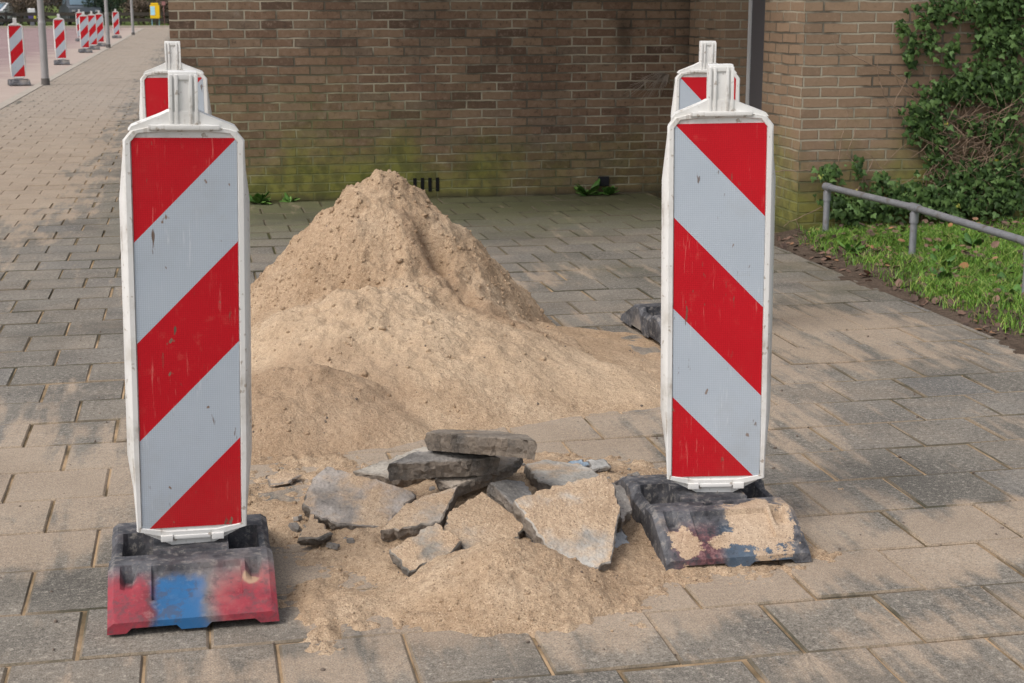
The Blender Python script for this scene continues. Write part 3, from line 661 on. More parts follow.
def rubble_crumbs():
    mb = MB(); rs = random.Random(3)
    for _ in range(120):
        a = rs.uniform(0, 6.28); q = rs.uniform(.1, 1)**.6; x = -.52+math.cos(a)*.62*q; y = 1.12+math.sin(a)*.42*q; z = float(spread_h(np.array(x), np.array(y)))-.012
        if z < .0: z = 0.0
        sz = min(.017, .004+rs.expovariate(1/.006)); n = rs.randint(4, 6); M_ = Matrix.Translation((x, y, z+sz*.2)) @ Matrix.Rotation(rs.uniform(0, 6.28), 4, 'Z') @ Matrix.Rotation(rs.uniform(-.6, .6), 4, 'X')
        rr = [sz*rs.uniform(.6, 1.2) for _ in range(n)]; T_ = [M_ @ Vector((rr[k]*math.cos(k*6.28/n), rr[k]*math.sin(k*6.28/n), sz*.35)) for k in range(n)]; B_ = [M_ @ Vector((rr[k]*1.1*math.cos(k*6.28/n), rr[k]*1.1*math.sin(k*6.28/n), -sz*.35)) for k in range(n)]
        mb.loft([B_, T_])
    o = mb.build('rubble_crumbs', mat_concrete('crumb_concrete', -.1, (.22, .2, .18), 30)); face_attr(o, 'edge', [.15]*len(o.data.polygons)); tag(o, 'small concrete crumbs scattered among the broken slabs', 'rubble', kind='stuff')
rubble_crumbs()

# ---------------------------------------------------------------- hazard beacons
def outline(hw_top, hw_mid, hw_bot, y, zt=1.170, zb=.150, inset=0.0, peak=.012):
    """closed ring in x,z (front view), same vertex count for every call"""
    i = inset
    L = [(-hw_bot+i, zb+i+.012), (-hw_bot-(hw_mid-hw_bot)*.0+i, zb+.03+i), (-hw_mid+i, .36), (-hw_mid+i, .70), (-hw_mid+i, 1.00), (-hw_top+i, 1.125), (-hw_top+i, zt-.026-i*.5), (-hw_top+.018+i, zt-.004-i*.9)]
    top = [(-.05, zt+peak-i*(1+peak*10)), (.05, zt+peak-i*(1+peak*10))]
    bot = [(-.06, zb-peak*.6+i), ]
    ring = L+top+[(-x, z) for x, z in reversed(L)]+[(.06, zb-peak*.6+i)]+bot
    return [Vector((x, y, z)) for x, z in ring]
def make_foot(holes, mat, parent):
    Lf, Lr, hw = -.295, .365, .20
    xe = {0}; ye = set()
    def both(S_, v, e=.0022): S_.add(round(v-e, 4)); S_.add(round(v+e, 4))
    for v in np.linspace(-hw, hw, 29): xe.add(round(float(v), 4))
    for v in np.linspace(Lf, Lr, 40): ye.add(round(float(v), 4))
    for v in (-.178, -.158, -.118, -.095, .095, .118, .158, .178, -.042, -.014, .016, .044, .115): both(xe, v)
    for v in (-.245, -.155, -.075, -.07, .075, .155, .245, -.055, .055, -.112, -.094, -.265, .20, .222): both(ye, v)
    xs = sorted(xe); ys = sorted(ye)
    def H(x, y):
        ay = -y if y < 0 else y*.285/.345*.98; ax = abs(x)
        z = .038+(.285-ay)/(.285-.15)*(.112-.038) if ay > .15 else .112
        z = min(z, .116)
        if y < 0:
            if -.095 < x < .118 and .155 < ay < .245: z -= .012
            if .118+.012 < ax < .17 and .15 < ay < .225: z = min(z, .075)
        else:
            if .20 < y < .222: z -= .012
            if ax < .16 and y > .245: z -= .01
        if .075 > ay:
            if .095 < ax < .165: z = .025
            elif ax <= .095: z = .118
            else: z = .098-((ax-.183)/.02)**2*.012
        if holes and .094 < ay < .112 and y < 0 and (-.042 < x < -.014 or .016 < x < .044): z -= .035
        e = min(hw-ax, .012)/.012; z -= (1-e)**2*.010
        e2 = min(min(y-Lf, Lr-y), .008)/.008; z -= (1-e2)**2*.006
        return z
    V = [Vector((x, y, H(x, y))) for y in ys for x in xs]; nx, ny = len(xs), len(ys); Fc = []
    for j in range(ny-1):
        for i in range(nx-1): a = j*nx+i; Fc.append((a, a+1, a+nx+1, a+nx))
    # skirt with cut-outs
    per = [(i, 0) for i in range(nx)]+[(nx-1, j) for j in range(1, ny)]+[(i, ny-1) for i in range(nx-2, -1, -1)]+[(0, j) for j in range(ny-2, 0, -1)]
    base = len(V)
    for (i, j) in per:
        x, y = xs[i], ys[j]; raised = (j in (0, ny-1) and (.035 < abs(x) < .145)) or (i in (0, nx-1) and (.05 < abs(y) < .20))
        V.append(Vector((x*1.01, y*1.005, .012 if raised else 0.0)))
    n = len(per)
    for k in range(n):
        a = per[k][1]*nx+per[k][0]; b = per[(k+1) % n][1]*nx+per[(k+1) % n][0]; Fc.append((b, a, base+k, base+(k+1) % n))
    o = mesh_obj('foot', V, Fc, mat, parent); smooth_by_angle(o, 28); return o
def make_beacon(sign, foot_mat, sheet_mat, holes, lean=(0, 0), turn=0.0, label='', loc=(0, 0, 0), rot=0):
    root = empty('hazard_beacon', loc, (0, 0, rot)); tag(root, label, 'hazard beacon', 'red and white hazard beacons')
    ft = make_foot(holes, foot_mat, root); ft.location.x = -.022 if holes else 0
    mb = MB()
    rings = [outline(.128, .140, .118, .034, inset=.012), outline(.134, .147, .124, .030), outline(.136, .152, .128, .004), outline(.138, .153, .130, -.004),
             outline(.141, .146, .136, -.022), outline(.140, .1405, .136, -.030), outline(.136, .1365, .133, -.033)]
    mb.loft(rings, True, False)
    r_in = outline(.125, .125, .125, -.033, zt=1.166, zb=.158, peak=0.0); r_in2 = outline(.123, .123, .123, -.027, zt=1.164, zb=.160, peak=0.0)
    mb.loft([rings[-1], r_in, r_in2], False, True)
    # top lip, stem with ribs, bottom funnel
    # roof over the panel: sloping shoulders up to the lamp stem
    rf = lambda y: [Vector((x, y, z)) for x, z in ((-.128, 1.166), (.128, 1.166), (.120, 1.176), (.052, 1.203), (.036, 1.211), (-.036, 1.211), (-.052, 1.203), (-.120, 1.176))]
    mb.loft([rf(-.024), rf(.024)])
    mb.box(-.082, .082, -.040, -.0255, 1.170, 1.181, .003)
    mb.box(-.033, .033, -.020, .022, 1.17, 1.303, .004)
    for xx in (-.033, -.020, .013, .026): mb.box(xx, xx+.008, -.027, -.0205, 1.182, 1.297, .0025)
    mb.box(-.020, .0125, -.024, -.0206, 1.285, 1.297, .0015)
    fn = lambda y, k: [Vector((x, y*k, z)) for x, z in ((-.118, .152), (.118, .152), (.05, .118), (.036, .105), (.034, .02), (-.034, .02), (-.036, .105), (-.05, .118))]
    mb.loft([fn(-.022, 1), fn(.022, 1)]); mb.box(-.045, .045, -.036, -.0225, .138, .148, .003); mb.box(-.078, -.048, -.040, -.0225, .134, .150, .002); mb.box(.048, .078, -.040, -.0225, .134, .150, .002)
    fr = mb.build('frame', WHITE, root); smooth_by_angle(fr, 30)
    sh = MB().box(-.122, .122, -.0298, -.0272, .168, 1.15).build('sheeting', sheet_mat, root)
    for o in (fr, sh):
        o.rotation_euler = (R(lean[0]), R(lean[1]), R(turn))
    return root
RF_L, RF_R, RF_P = mat_rubber('left'), mat_rubber('right'), mat_rubber('plain')
ST_L, ST_R = mat_stripes(1, seed=0), mat_stripes(-1, seed=3, wear=.8)
make_beacon(1, RF_L, ST_L, False, (3.2, 1.35), 2, 'worn beacon at the front left on a red and blue sprayed foot, stripes rising rightward', (-1.390, .70, .010), R(.5))
make_beacon(-1, RF_R, ST_R, True, (1.0, -1.0), -10, 'beacon at the front right on a sand caked foot, stripes falling rightward', (.060, .83, .006), R(-1.5))
ST_LP, ST_RP = mat_stripes(1, seed=5, wear=.9), mat_stripes(-1, seed=8, wear=.5)
bl = make_beacon(1, RF_P, ST_LP, False, (0, 0), 0, 'beacon mostly hidden behind the front left beacon, only its top showing', (-1.415, 3.72, .002), R(-1))
br = make_beacon(-1, RF_P, ST_RP, False, (0, 0), -10, 'beacon standing behind the front right beacon, its foot poking out at left', (.846, 3.30, .002), R(2))
for ch in br.children:
    if ch.name.startswith('foot'): ch.location.x = -.055; ch.location.z = .012
far = [(-4.53, 26.9, 'beacon standing left of the nearest lamp post on the far kerb', 2), (-4.53, 36.7, 'second beacon along the far kerb, just right of the nearest lamp post', -3), (-4.56, 46.0, 'third beacon along the far kerb, leftmost of the trio of overlapping beacons', 1),
       (-4.50, 49.2, 'middle one of the trio of overlapping beacons along the kerb', -2), (-4.48, 52.8, 'last of the trio of overlapping beacons, left of the middle lamp post', 2), (-4.50, 65.4, 'farthest beacon standing alone between the two farther lamp posts', -1), (-5.64, 60.3, 'far beacon on the road mostly hidden behind the trio of beacons', 3)]
for (x, y, lb, r_) in far:
    c = copy_tree(bl); c.location = (x, y, -.045); c.scale = (.94,)*3; c.rotation_euler = (0, R(random.uniform(-.8, .8)), R(8+r_)); c['label'] = lb

# ---------------------------------------------------------------- street poles
POLE = plain('steel_pole', (.30, .29, .29), .5, .3, .2, 3)
def pole(x, y, label):
    t = tag(empty('lamp_post', (x, y, 0)), label, 'lamp post', 'lamp posts along the kerb')
    MB().tube([(0, 0, -.02), (0, 0, .5), (0, 0, 1.1)], .066, 16).tube([(0, 0, 1.1), (0, 0, 1.14), (0, 0, 4.6)], [.066, .058, .04], 16).build('post', POLE, t, smooth=False)
    MB().tube([(0, 0, 0), (0, 0, .12)], .075, 16).build('base_collar', plain('dark_collar', (.10, .09, .085)), t)
    MB().box(-.16, .16, -.12, .55, 4.6, 4.72, .03).build('lamp_head', POLE, t)
pole(-3.97, 25.95, 'nearest grey steel lamp post, right of the first far beacon'); pole(-4.03, 49.1, 'middle grey steel lamp post, behind the trio of overlapping beacons'); pole(-3.96, 69.4, 'farthest grey lamp post, right of the lone far beacon')

# ---------------------------------------------------------------- galvanised hand rail
def rail():
    pts = [(2.535, 5.86), (2.62, 4.83), (2.585, 3.54), (2.60, 2.05), (2.58, .6)]
    t = tag(empty('hand_rail', (2.62, 4.8, 0)), 'low galvanised tube rail on short posts beside the grass', 'railing'); inv = Matrix.Translation((-2.62, -4.8, 0))
    H_ = .335
    def p(mb, n, mat=GALV):
        o = mb.build(n, mat, t, smooth=True); o.matrix_parent_inverse = inv; smooth_by_angle(o, 50); return o
    for i, (x, y) in enumerate(pts):
        p(MB().tube([(x, y, -.1), (x, y, H_-.02)], .020, 14), 'post')
        p(MB().tube([(x, y, H_-.085), (x, y, H_-.03)], .025, 14), 'post_collar')
    p(MB().tube([(x, y, H_) for x, y in pts], .020, 14), 'rail')
    for i, (x, y) in enumerate(pts):
        a = Vector(pts[max(i-1, 0)]); b = Vector(pts[min(i+1, len(pts)-1)]); d = (b-a).normalized().to_3d()*.045; c = Vector((x, y, H_))
        if i == 0: p(MB().tube([c-d*.6, c+d], .0255, 14), 'rail_fitting')
        else: p(MB().tube([c-d, c, c+d], .0255, 14), 'rail_fitting')
rail()

# ---------------------------------------------------------------- grass, weeds, leaf litter, ivy
GRASS = mat_leafy('grass_blades', [(0, (.055, .12, .013)), (.4, (.105, .225, .025)), (.8, (.18, .32, .045)), (1, (.33, .34, .10))], 3)
def blades(name, pts, hmin, hmax, w, mat, lean=.5):
    n = len(pts); az = rng.uniform(0, 2*np.pi, n); h = rng.uniform(hmin, hmax, n); le = rng.uniform(.1, lean, n)*h
    la = rng.uniform(0, 2*np.pi, n); dx, dy = np.cos(az)*w/2, np.sin(az)*w/2; lx, ly = np.cos(la)*le, np.sin(la)*le
    B = np.asarray(pts); V = np.zeros((n, 6, 3))
    for k, (f, ww) in enumerate(((0, 1), (.55, .85), (1, .12))):
        cx = B[:, 0]+lx*f*f; cy = B[:, 1]+ly*f*f; cz = B[:, 2]+h*(f-.12*f*f)
        V[:, 2*k] = np.stack([cx-dx*ww, cy-dy*ww, cz], -1); V[:, 2*k+1] = np.stack([cx+dx*ww, cy+dy*ww, cz], -1)
    base = (np.arange(n)*6)[:, None, None]; q = np.array([[0, 1, 3, 2], [2, 3, 5, 4]])[None]+base
    o = np_mesh(name, V.reshape(-1, 3), q.reshape(-1, 4), mat); face_attr(o, 'rnd', np.repeat(rng.random(n)**1.1, 2)); return o
def grass_pts(n, x0, x1, y0, y1):
    x = rng.uniform(x0, x1, n); y = rng.uniform(y0, y1, n)
    edge = 2.24+np.clip((5.9-y)*-.0, -1, 1)+fbm(x, y, 3, 3, 3)*.25+np.clip(y-4.2, 0, 2)*.08
    dens = np.clip((x-edge)/.25, 0, 1)*np.clip(.85+fbm(x, y, 3.5, 3, 8)*1.5, .08, 1)*np.clip((6.25-y)*1.6, .25, 1)
    k = rng.random(n) < dens; x, y = x[k], y[k]; return np.stack([x, y, bank_z(x, y)-.004], -1)
gp = np.concatenate([grass_pts(95000, 2.2, 4.2, 2.6, 6.1), grass_pts(26000, 2.2, 6.5, -2, 6.1)])
g = blades('grass', gp, .02, .075, .0046, GRASS, 1.1); tag(g, 'fresh green grass on the bank behind the low rail', 'grass', kind='stuff')
def leaf_shape(kind):
    if kind == 'ivy': return [(0, 0), (.42, -.12), (.55, .28), (.30, .42), (.0, 1.0), (-.30, .42), (-.55, .28), (-.42, -.12)]
    if kind == 'dead': return [(0, 0), (.28, .15), (.38, .5), (.2, .85), (0, 1), (-.22, .8), (-.36, .5), (-.25, .12)]
    return [(0, 0), (.10, .2), (.20, .5), (.22, .75), (.12, .93), (0, 1), (-.12, .93), (-.22, .75), (-.20, .5), (-.10, .2)]
def leaves(name, P, sz, up, nrm, mat, kind='ivy', fold=.25, parent=None):
    """P (n,3) anchor, up/nrm (n,3) leaf axis and face normal"""
    S_ = np.array(leaf_shape(kind)); k = len(S_); n = len(P)
    up = up/np.linalg.norm(up, axis=1)[:, None]; sd_ = np.cross(up, nrm); sd_ /= np.linalg.norm(sd_, axis=1)[:, None]; nr = np.cross(sd_, up)
    V = P[:, None]+(S_[None, :, 0:1]*sd_[:, None]+S_[None, :, 1:2]*up[:, None]+(np.abs(S_[None, :, 0:1])*-fold+S_[None, :, 1:2]**2*-fold*.6)*nr[:, None])*sz[:, None, None]
    V = np.concatenate([V, (P[:, None]+(up*.45)[:, None]*sz[:, None, None]+nr[:, None]*.02*sz[:, None, None])], 1)
    tri = np.array([[i, (i+1) % k, k] for i in range(k)])[None]+(np.arange(n)*(k+1))[:, None, None]
    o = np_mesh(name, V.reshape(-1, 3), tri.reshape(-1, 3), mat, parent); face_attr(o, 'rnd', np.repeat(rng.random(n), k)); return o
IVYM = M('ivy_leaf', .6, .2); ir = IVYM.attr('rnd')
IVYM = IVYM.out(IVYM.ramp(ir, [(0, (.016, .034, .008)), (.4, (.032, .066, .014)), (.8, (.062, .108, .026)), (.985, (.10, .17, .06)), (.997, (.10, .15, .06)), (1, (.45, .42, .06))]))
def wxz(px, py): return 2.45+(px-799)/152.5, (233-py)/150.5
def ivy():
    root = tag(empty('ivy', (3.6, 6.1, 0)), 'dark green ivy climbing the brick wall above the grass bank', 'ivy')
    E = [(897, 35, 5, 8, 10, 25), (905, 60, 6, 18, 22, 30), (918, 30, 10, 14, 16, 30), (936, 18, 20, 16, 45, 60), (925, 48, 9, 14, 20, 30), (975, 15, 22, 14, 60, 60), (1005, 12, 26, 20, 110, 90), (985, 45, 12, 18, 50, 50), (1012, 45, 18, 18, 70, 70),
         (950, 95, 26, 10, 90, 80), (985, 85, 28, 18, 130, 110), (1012, 90, 20, 25, 100, 100), (925, 112, 18, 8, 50, 50), (935, 130, 16, 14, 60, 60), (918, 125, 12, 16, 45, 40), (1008, 130, 18, 16, 80, 70), (940, 150, 12, 14, 35, 30), (975, 130, 9, 9, 14, 10), (948, 60, 8, 12, 14, 12),
         (1015, 160, 14, 12, 50, 40), (985, 178, 40, 16, 170, 150), (930, 195, 40, 16, 130, 120), (1010, 200, 22, 18, 110, 110), (870, 205, 34, 14, 120, 100), (842, 203, 18, 12, 50, 50), (826, 172, 12, 8, 28, 28), (856, 168, 5, 9, 12, 10), (880, 180, 9, 7, 12, 10), (962, 205, 40, 12, 120, 80)]
    P = []
    for (cx, cy, rx, ry, n_, n2) in E:
        for _ in range(int(n_*3.0)):
            a = random.gauss(0, .55); b = random.gauss(0, .55); P.append(wxz(cx+a*rx, cy+b*ry))
    for _ in range(2600):        # on past the edge of the frame
        x = random.uniform(4.0, 7.5); z = random.uniform(0, 3.0)
        if mnoise.noise(Vector((x*1.4, z*1.4, 3))) > -.12: P.append((x, z))
    for _ in range(900):
        x = random.uniform(3.1, 7.5); z = random.uniform(1.5, 3.0)
        if mnoise.noise(Vector((x*1.4, z*1.4, 3))) > -.05: P.append((x, z))
    P = np.array(P); n = len(P); P3 = np.stack([P[:, 0], np.full(n, 6.11)-np.abs(rng.normal(.0, .035, n))-.015-np.clip(.5-P[:, 1], 0, 1)*rng.uniform(0, .35, n), np.maximum(P[:, 1], .06)], -1)
    up = np.stack([rng.normal(0, .7, n), rng.normal(-.35, .25, n), rng.normal(-.75, .45, n)], -1); nr = np.stack([rng.normal(0, .4, n), np.full(n, -1.0), rng.normal(.55, .35, n)], -1)
    leaves('leaves', P3, rng.uniform(.018, .052, n), up, nr, IVYM, 'ivy', .22, root).matrix_parent_inverse = Matrix.Translation((-3.6, -6.1, 0))
    TW = plain('ivy_stem', (.21, .145, .10), var=.5, sc=20); mb = MB(); rs = random.Random(4)
    def climb(x, z, L, a, r_, dep=0):
        pts = [Vector((x, 6.105, z))]
        for k in range(int(L/.05)):
            a += rs.gauss(0, .22); x += math.sin(a)*.05; z += math.cos(a)*.05; pts.append(Vector((x, 6.11-rs.uniform(.008, .03), max(z, .02))))
            if dep < 2 and rs.random() < .13: climb(x, z, L*.4, a+rs.choice((-.9, .9)), r_*.6, dep+1)
        if len(pts) > 2: mb.tube(pts, [r_*(1-.6*i/len(pts)) for i in range(len(pts))], 5)
    for x0, a0, L in ((2.75, .1, .5), (2.95, -.05, .6), (3.25, -.08, 1.3), (3.3, .25, 1.5), (3.45, .15, 1.6), (3.55, -.35, 1.2), (3.7, .3, 1.6), (3.85, .1, 1.8), (4.1, 0, 1.9), (4.6, .1, 2), (5.2, 0, 2), (5.9, .1, 2.2), (6.6, 0, 2)): climb(x0, .02, L, a0, .006)
    for _ in range(330):   # dry brown runners
        x = rs.uniform(3.28, 3.95); z = rs.uniform(.12, .75); a = rs.uniform(-1.4, 1.4); L = rs.uniform(.08, .28); p0 = Vector((x, 6.09, z)); p2 = p0+Vector((math.sin(a)*L, -rs.uniform(0, .10), math.cos(a)*L*rs.choice((1, 1, -.6))))
        p1 = (p0+p2)/2+Vector((rs.uniform(-.03, .03), -.03, rs.uniform(-.02, .04))); mb.tube([p0, p1, p2], [.003, .0025, .0012], 4)
    mb.build('stems', TW, root).matrix_parent_inverse = Matrix.Translation((-3.6, -6.1, 0))
ivy()
DEAD = mat_leafy('dead_leaf', [(0, (.05, .032, .025)), (.5, (.12, .075, .055)), (.85, (.20, .12, .085)), (1, (.30, .15, .06))], 9, .8)
def litter():
    n = 1620; x = np.concatenate([rng.uniform(2.16, 3.9, 1420), rng.uniform(2.16, 2.6, 200)]); y = np.concatenate([rng.uniform(2.4, 6.0, 1420), rng.uniform(2.4, 5.9, 200)])
    P = np.stack([x, y, bank_z(x, y)+rng.uniform(.004, .05, n)*np.clip((x-2.3)*3, 0, 1)+.004], -1)
    up = np.stack([rng.normal(0, 1, n), rng.normal(0, 1, n), rng.normal(0, .25, n)], -1); nr = np.stack([rng.normal(0, .5, n), rng.normal(-.2, .5, n), np.ones(n)], -1)
    o = leaves('leaf_litter', P, rng.uniform(.02, .055, n), up, nr, DEAD, 'dead', -.2); tag(o, 'brown dead leaves lying in the grass and on the bare soil strip', 'dead leaves', kind='stuff')
litter()
WEED = mat_leafy('weed_leaf', [(0, (.04, .10, .02)), (.5, (.08, .18, .035)), (1, (.15, .28, .06))], 12, .5)
def weed(x, y, z, n, L, label, spread=1.0, name='weed', group='weeds growing from the paving and bank'):
    a = rng.uniform(0, 2*np.pi, n); el = rng.uniform(.25, 1.2, n)
    up = np.stack([np.cos(a)*np.cos(el)*spread, np.sin(a)*np.cos(el)*spread, np.sin(el)], -1); nr = np.stack([-np.cos(a)*np.sin(el), -np.sin(a)*np.sin(el), np.cos(el)], -1)
    P = np.tile([0, 0, 0.0], (n, 1))+np.stack([np.cos(a), np.sin(a), 0*a], -1)*.008
    o = leaves(name, P, rng.uniform(.6, 1.1, n)*L, up, nr, WEED, 'weed', .3); o.location = (x, y, z); tag(o, label, 'weed', group); return o
weed(-.90, 8.38, .0, 22, .12, 'dandelion rosette at the foot of the wall, nearest the front left beacon')
weed(-.66, 8.41, .0, 16, .08, 'tiny weed at the wall foot between the dandelion and the sand heap')
weed(1.63, 8.38, .0, 18, .15, 'upright weed at the wall foot left of the black drain box'); weed(1.80, 8.36, .0, 26, .09, 'low weed spreading under the black drain box')
for i in range(12):
    x, y = [(2.75, 4.0), (2.9, 4.35), (2.52, 4.25), (2.72, 3.35), (3.0, 3.5), (2.45, 5.3), (2.65, 4.55), (3.4, 4.4), (3.2, 5.2), (2.58, 3.62), (2.9, 5.0), (2.5, 3.0)][i]
    w = weed(x, y, float(bank_z(x, y)), 22, .10, 'broad leaved weed tuft growing among the grass of the bank', 1.2, group='weed tufts in the grass bank')
# dry twigs sprouting out of the wall
tw = MB(); rs = random.Random(9)
for _ in range(46):
    p = Vector((2.30, 8.44, .86)); a = rs.uniform(-.25, 1.0); L = rs.uniform(.12, .42); q = []
    for k in range(6): q.append(p+Vector((-math.cos(a)*L*k/5, -.16*k/5, math.sin(a)*L*k/5*.6+.05*math.sin(k*.9+a)-.05*(k/5)**2)))
    tw.tube(q, [.0022-.0003*k for k in range(6)], 4)
tag(tw.build('dry_twigs', plain('pale_twig', (.33, .28, .23), var=.4)), 'tuft of pale dry twigs sticking out of the dark wall near the corner', 'twigs')

# ---------------------------------------------------------------- far side of the cross road
YEL = plain('yellow_paint', (.75, .47, .01), .45, var=.1); BLUE = plain('pale_blue', (.35, .62, .75), .5)
def litter_bin():
    t = tag(empty('litter_bin', (-3.45, 93.1, .07)), 'yellow litter bin with pale blue poster on two posts beside the verge', 'litter bin')
    MB().box(-.30, .26, -.2, .2, .42, 1.22, .05).build('bin_body', YEL, t); MB().box(-.24, .20, -.21, .2, 1.22, 1.34, .04).build('hood', YEL, t)
    MB().box(-.28, -.02, -.216, -.203, .62, 1.14).build('poster', BLUE, t)
    for x in (-.22, .2): MB().tube([(x, .08, 0), (x, .08, .45)], .03, 8).build('leg', plain('blue_grey_post', (.2, .33, .42)), t)
    tag(MB().tube([(0, 0, 0), (0, 0, 1.2)], .02, 8).box(-.11, .11, -.03, .03, 1.2, 1.42, .02).build('small_sign', plain('red_sign', (.30, .14, .14)), loc=(-2.95, 93.5, .07)), 'small red sign on a post right of the yellow bin', 'sign')
litter_bin()
FEN = plain('dark_timber', (.05, .042, .036), .9, var=.4)
def fence():
    t = tag(empty('low_fence', (-9, 94.2, .07)), 'low dark timber rail fence along the grass verge', 'fence')
    k = 0
    for x in np.arange(-32, 6, 2.2): MB().box(x+9-.07, x+9+.07, -.07, .07, 0, .82, .01).build('post', FEN, t)
    MB().box(-24, 14, -.10, -.072, .58, .78).build('rail', FEN, t); MB().box(-24, 14, -.10, -.072, .22, .42).build('rail', FEN, t)
fence()
def make_car(name, body, label, loc, rot, van=False):
    t = tag(empty(name, loc, (0, 0, rot)), label, 'car')
    PM = plain(body[0], body[1], .3, .1, .05, 2, .5); GL = plain('car_glass', (.10, .15, .19), .15, 0, .2, 2, .6)
    prof = [(-2.1, .30), (-2.15, .62), (-2.0, .88), (-1.1, .98), (-.45, 1.42), (.9, 1.46), (1.75, 1.0), (2.1, .92), (2.15, .35)]
    rings = []
    for k, (yy) in enumerate((-.86, -.80, 0, .80, .86)):
        sc = 1 if abs(yy) < .83 else .97
        rings.append([Vector((yy*(1 if z < 1.0 else .84), y, .3+(z-.3)*sc)) for y, z in prof])
    b = MB().loft(rings).build('body', PM, t); smooth_by_angle(b, 35)
    MB().add([(-.68, -1.10, 1.0), (.68, -1.10, 1.0), (.62, -.50, 1.40), (-.62, -.50, 1.40)], [(0, 1, 2, 3)]).xf(Matrix.Translation((0, -.02, .012))).build('windscreen', GL, t)
    for s in (-1, 1):
        MB().add([(s*.77, -.85, 1.02), (s*.77, 1.35, 1.02), (s*.735, .85, 1.36), (s*.735, -.42, 1.36)], [(0, 1, 2, 3)]).build('side_window', GL, t)
        MB().box(s*.62-.09, s*.62+.09, -2.17, -2.05, .68, .77, .02).build('headlight', plain('lamp_glass', (.3, .31, .32), .2), t)
        for y in (-1.3, 1.35):
            w = MB().tube([(s*.70, y, .31), (s*.88, y, .31)], .31, 18).build('wheel', plain('tyre', (.02, .02, .02)), t)
            MB().tube([(s*.88, y, .31), (s*.885, y, .31)], .18, 14).build('rim', GALV, w)
    MB().box(-.45, .45, -2.175, -2.155, .52, .68, .01).build('grille', plain('grille_black', (.02, .02, .02)), t)
    MB().box(-.27, .27, -2.19, -2.178, .40, .51).build('number_plate', YEL, t)
    return t
make_car('parked_car', ('white_car_paint', (.75, .76, .78)), 'white parked car behind the fence at the far left', (-12.7, 98.5, .0), R(-38))
make_car('parked_car', ('dark_car_paint', (.05, .06, .07)), 'dark parked car facing us behind the far beacons', (-8.2, 98.4, .0), R(12)).scale = (1.12, 1.12, 1.28)
def bicycle():
    t = tag(empty('bicycle', (-12.05, 93.9, .07), (0, 0, R(62))), 'black bicycle leaning by the fence above the nearest far beacon', 'bicycle'); K = plain('bike_black', (.015, .015, .018), .5)
    for y in (-.52, .52):
        w = MB(); w.tube([(0, y+.33*math.cos(a), .34+.33*math.sin(a)) for a in np.linspace(0, 2*math.pi, 25)], .022, 6); w.build('wheel', K, t)
    MB().tube([(0, -.52, .34), (0, -.36, .95)], .018, 6).tube([(0, -.40, .85), (0, .12, .82)], .018, 6).tube([(0, -.40, .75), (0, .05, .30)], .018, 6).tube([(0, .05, .30), (0, .14, .92)], .018, 6).tube([(0, .05, .30), (0, .52, .34)], .014, 6).tube([(0, .13, .8), (0, .52, .34)], .012, 6).build('bike_frame', K, t)
    MB().tube([(-.28, -.25, 1.05), (0, -.36, 1.02), (.28, -.25, 1.05)], .014, 6).build('handlebar', K, t); MB().box(-.08, .08, .02, .28, .92, .98, .02).build('saddle', K, t)
bicycle()
sp = tag(empty('marker_post', (-10.75, 94.7, .07)), 'white and yellow marker post left of the nearest lamp post, behind the road', 'marker post')
MB().box(-.13, .13, -.1, .1, .0, .35, .02).build('post_foot', plain('post_grey', (.2, .2, .25)), sp); MB().box(-.22, .10, -.1, .1, .35, .62, .03).build('post_body', plain('post_navy', (.10, .08, .22)), sp)
MB().box(.102, .24, -.1, .1, .30, .72, .02).build('reflector', plain('post_yellow', (.65, .6, .05)), sp); MB().box(-.24, .2, -.11, .11, .722, 1.02, .06).build('cap', plain('post_white', (.6, .6, .6)), sp)
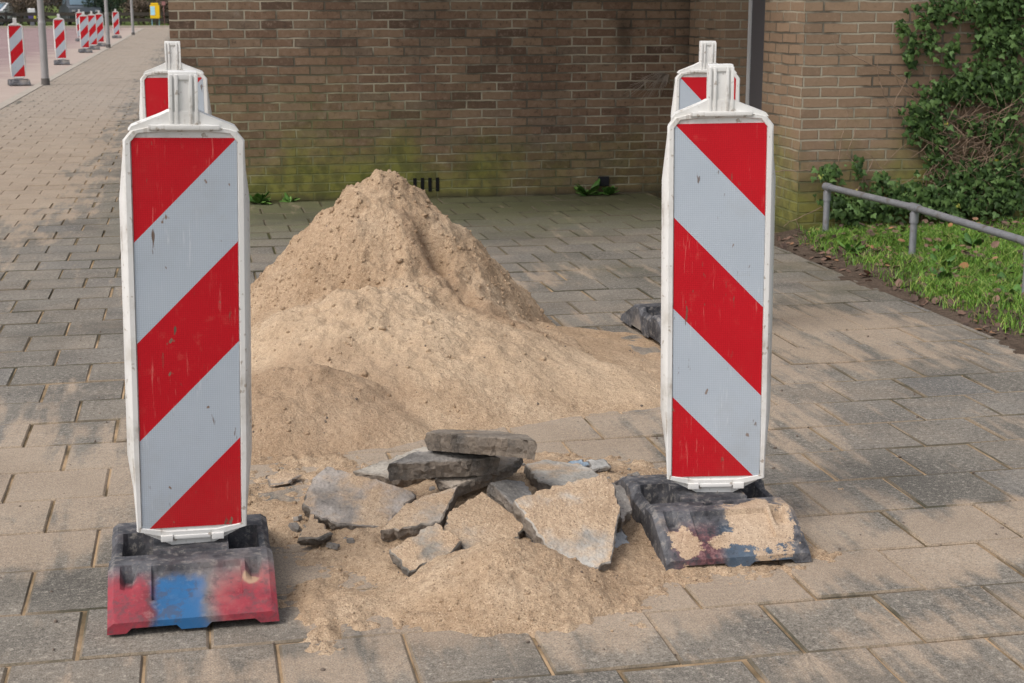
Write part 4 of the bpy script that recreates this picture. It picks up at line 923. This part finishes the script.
# shrubs and trees beyond the verge
BARK = plain('bark', (.11, .085, .065), .95, var=.4, sc=5)
def shrub(x, y, r_, h, stops, label, n=2600, name='shrub', twig=True, lsz=.10, trunk=None, dens=1.0):
    t = tag(empty(name, (x, y, 0)), label, 'tree' if trunk else 'shrub', 'trees beyond the verge' if trunk else 'shrubs beyond the verge')
    rs = random.Random(int(x*77+y)); mb = MB(); tips = []
    th = trunk or .15
    def br(p, d, L, rad, dep):
        q = [p]
        for k in range(4):
            d = (d+Vector((rs.gauss(0, .14), rs.gauss(0, .14), rs.gauss(.03, .08)))).normalized(); q.append(q[-1]+d*L/4)
        mb.tube(q, [rad*(1-.13*k) for k in range(5)], 6, False); tips.extend(q[2:])
        if dep > 0:
            for _ in range(3 if dep > 1 else 4):
                a = rs.uniform(0, 6.28); s_ = rs.uniform(.5, 1.0); nd = (d+Vector((math.cos(a)*s_, math.sin(a)*s_, rs.uniform(-.1, .4)))).normalized(); br(q[rs.choice((2, 3, 4))], nd, L*rs.uniform(.55, .75), rad*.5, dep-1)
    if trunk:
        rad = .12+trunk*.025; mb.tube([(0, 0, -.1), (0, 0, trunk*.5), (rs.uniform(-.1, .1), 0, trunk)], [rad*1.4, rad, rad*.85], 9, False)
        for _ in range(5): a = rs.uniform(0, 6.28); br(Vector((0, 0, trunk*.97)), Vector((math.cos(a)*.7, math.sin(a)*.7, .8)).normalized(), h*.32, rad*.55, 3)
    else:
        for _ in range(9): a = rs.uniform(0, 6.28); br(Vector((rs.uniform(-.3, .3)*r_, rs.uniform(-.3, .3)*r_, 0)), Vector((math.cos(a)*.6, math.sin(a)*.6, .9)).normalized(), h*.5, .03, 2)
    mb.build('trunk' if trunk else 'stems', BARK, t)
    T = np.array([list(p) for p in tips]); 
    if n:
        k = rng.integers(0, len(T), n); P = T[k]+rng.normal(0, .16*r_ if not trunk else .3, (n, 3)); P[:, 2] = np.maximum(P[:, 2], .1)
        up = rng.normal(0, 1, (n, 3)); nr = rng.normal(0, 1, (n, 3))
        leaves('crown', P, rng.uniform(.5, 1.4, n)*lsz, up, nr, mat_leafy('foliage', stops, 2, .7), 'dead', .2, t)
    return t
BR = [(0, (.06, .042, .032)), (.5, (.12, .085, .06)), (1, (.20, .15, .11))]; GR = [(0, (.018, .035, .015)), (.5, (.035, .07, .025)), (1, (.09, .13, .05))]; DG = [(0, (.008, .02, .012)), (1, (.03, .06, .03))]
for i, (x, y, r_, h, st, lb) in enumerate([(-17.5, 101.5, 2.0, 2.6, BR, 'brown bare shrub at the far left behind the white car'), (-11.4, 97.8, 1.3, 2.2, BR, 'brown shrub between the white car and the dark car'), (-10.7, 100.5, 1.8, 3.0, BR, 'tall brown shrub behind the gap between the two cars'),
        (-7.2, 97.4, 1.2, 2.0, DG, 'dense dark evergreen bush right of the dark car'), (-5.9, 99.6, 1.6, 2.8, GR, 'loose green shrub behind the middle lamp post'), (-4.4, 97.2, 1.1, 1.8, BR, 'low brown shrub left of the yellow bin'),
        (-3.6, 100.6, 1.8, 3.0, GR, 'green shrub behind the yellow bin'), (-2.4, 97.6, 1.3, 2.4, BR, 'brown shrub right of the yellow bin'), (-.5, 99.5, 1.8, 2.8, BR, 'brown shrub hidden partly by the building corner'), (-14.5, 103.5, 2.0, 3.2, BR, 'tall brown shrub standing behind the white car'), (-8.6, 103.8, 2.0, 3.2, BR, 'tall brown shrub standing behind the dark car')]):
    shrub(x, y, r_, h, st, lb, 4200, lsz=.09)
for i, (x, y, h, tr, lb) in enumerate([(-12.6, 101.8, 7, 2.4, 'bare tree rising behind the bicycle'), (-6.4, 104, 8, 2.6, 'bare tree behind the evergreen bush'), (-3.0, 103, 7.5, 2.3, 'bare tree behind the yellow bin'), (-1.2, 106, 8, 2.5, 'bare tree nearest the building corner'), (-18, 106, 8, 2.6, 'bare tree at the far left behind the white car')]):
    shrub(x, y, 2, h, BR, lb, 900, name='bare_tree', trunk=tr, lsz=.06)
# a long low hedge closes the view at eye height
def hedge(x0, x1, y, h, label):
    n = 16000; x = rng.uniform(x0, x1, n); z = rng.uniform(0, 1, n)**.8*h*(1+fbm(x, x*0, .6, 3, 2)*.35); yy = y+rng.uniform(-.7, .7, n)
    P = np.stack([x, yy, z], -1); o = leaves('hedge', P, rng.uniform(.12, .3, n), rng.normal(0, 1, (n, 3)), rng.normal(0, 1, (n, 3)), mat_leafy('hedge_leaf', [(0, (.03, .03, .018)), (.5, (.07, .06, .04)), (.8, (.07, .09, .035)), (1, (.2, .16, .12))], 1, .8), 'dead', .2)
    tag(o, label, 'hedge')
hedge(-60, 20, 108, 4.2, 'long brown green hedge closing the view behind the parked cars')
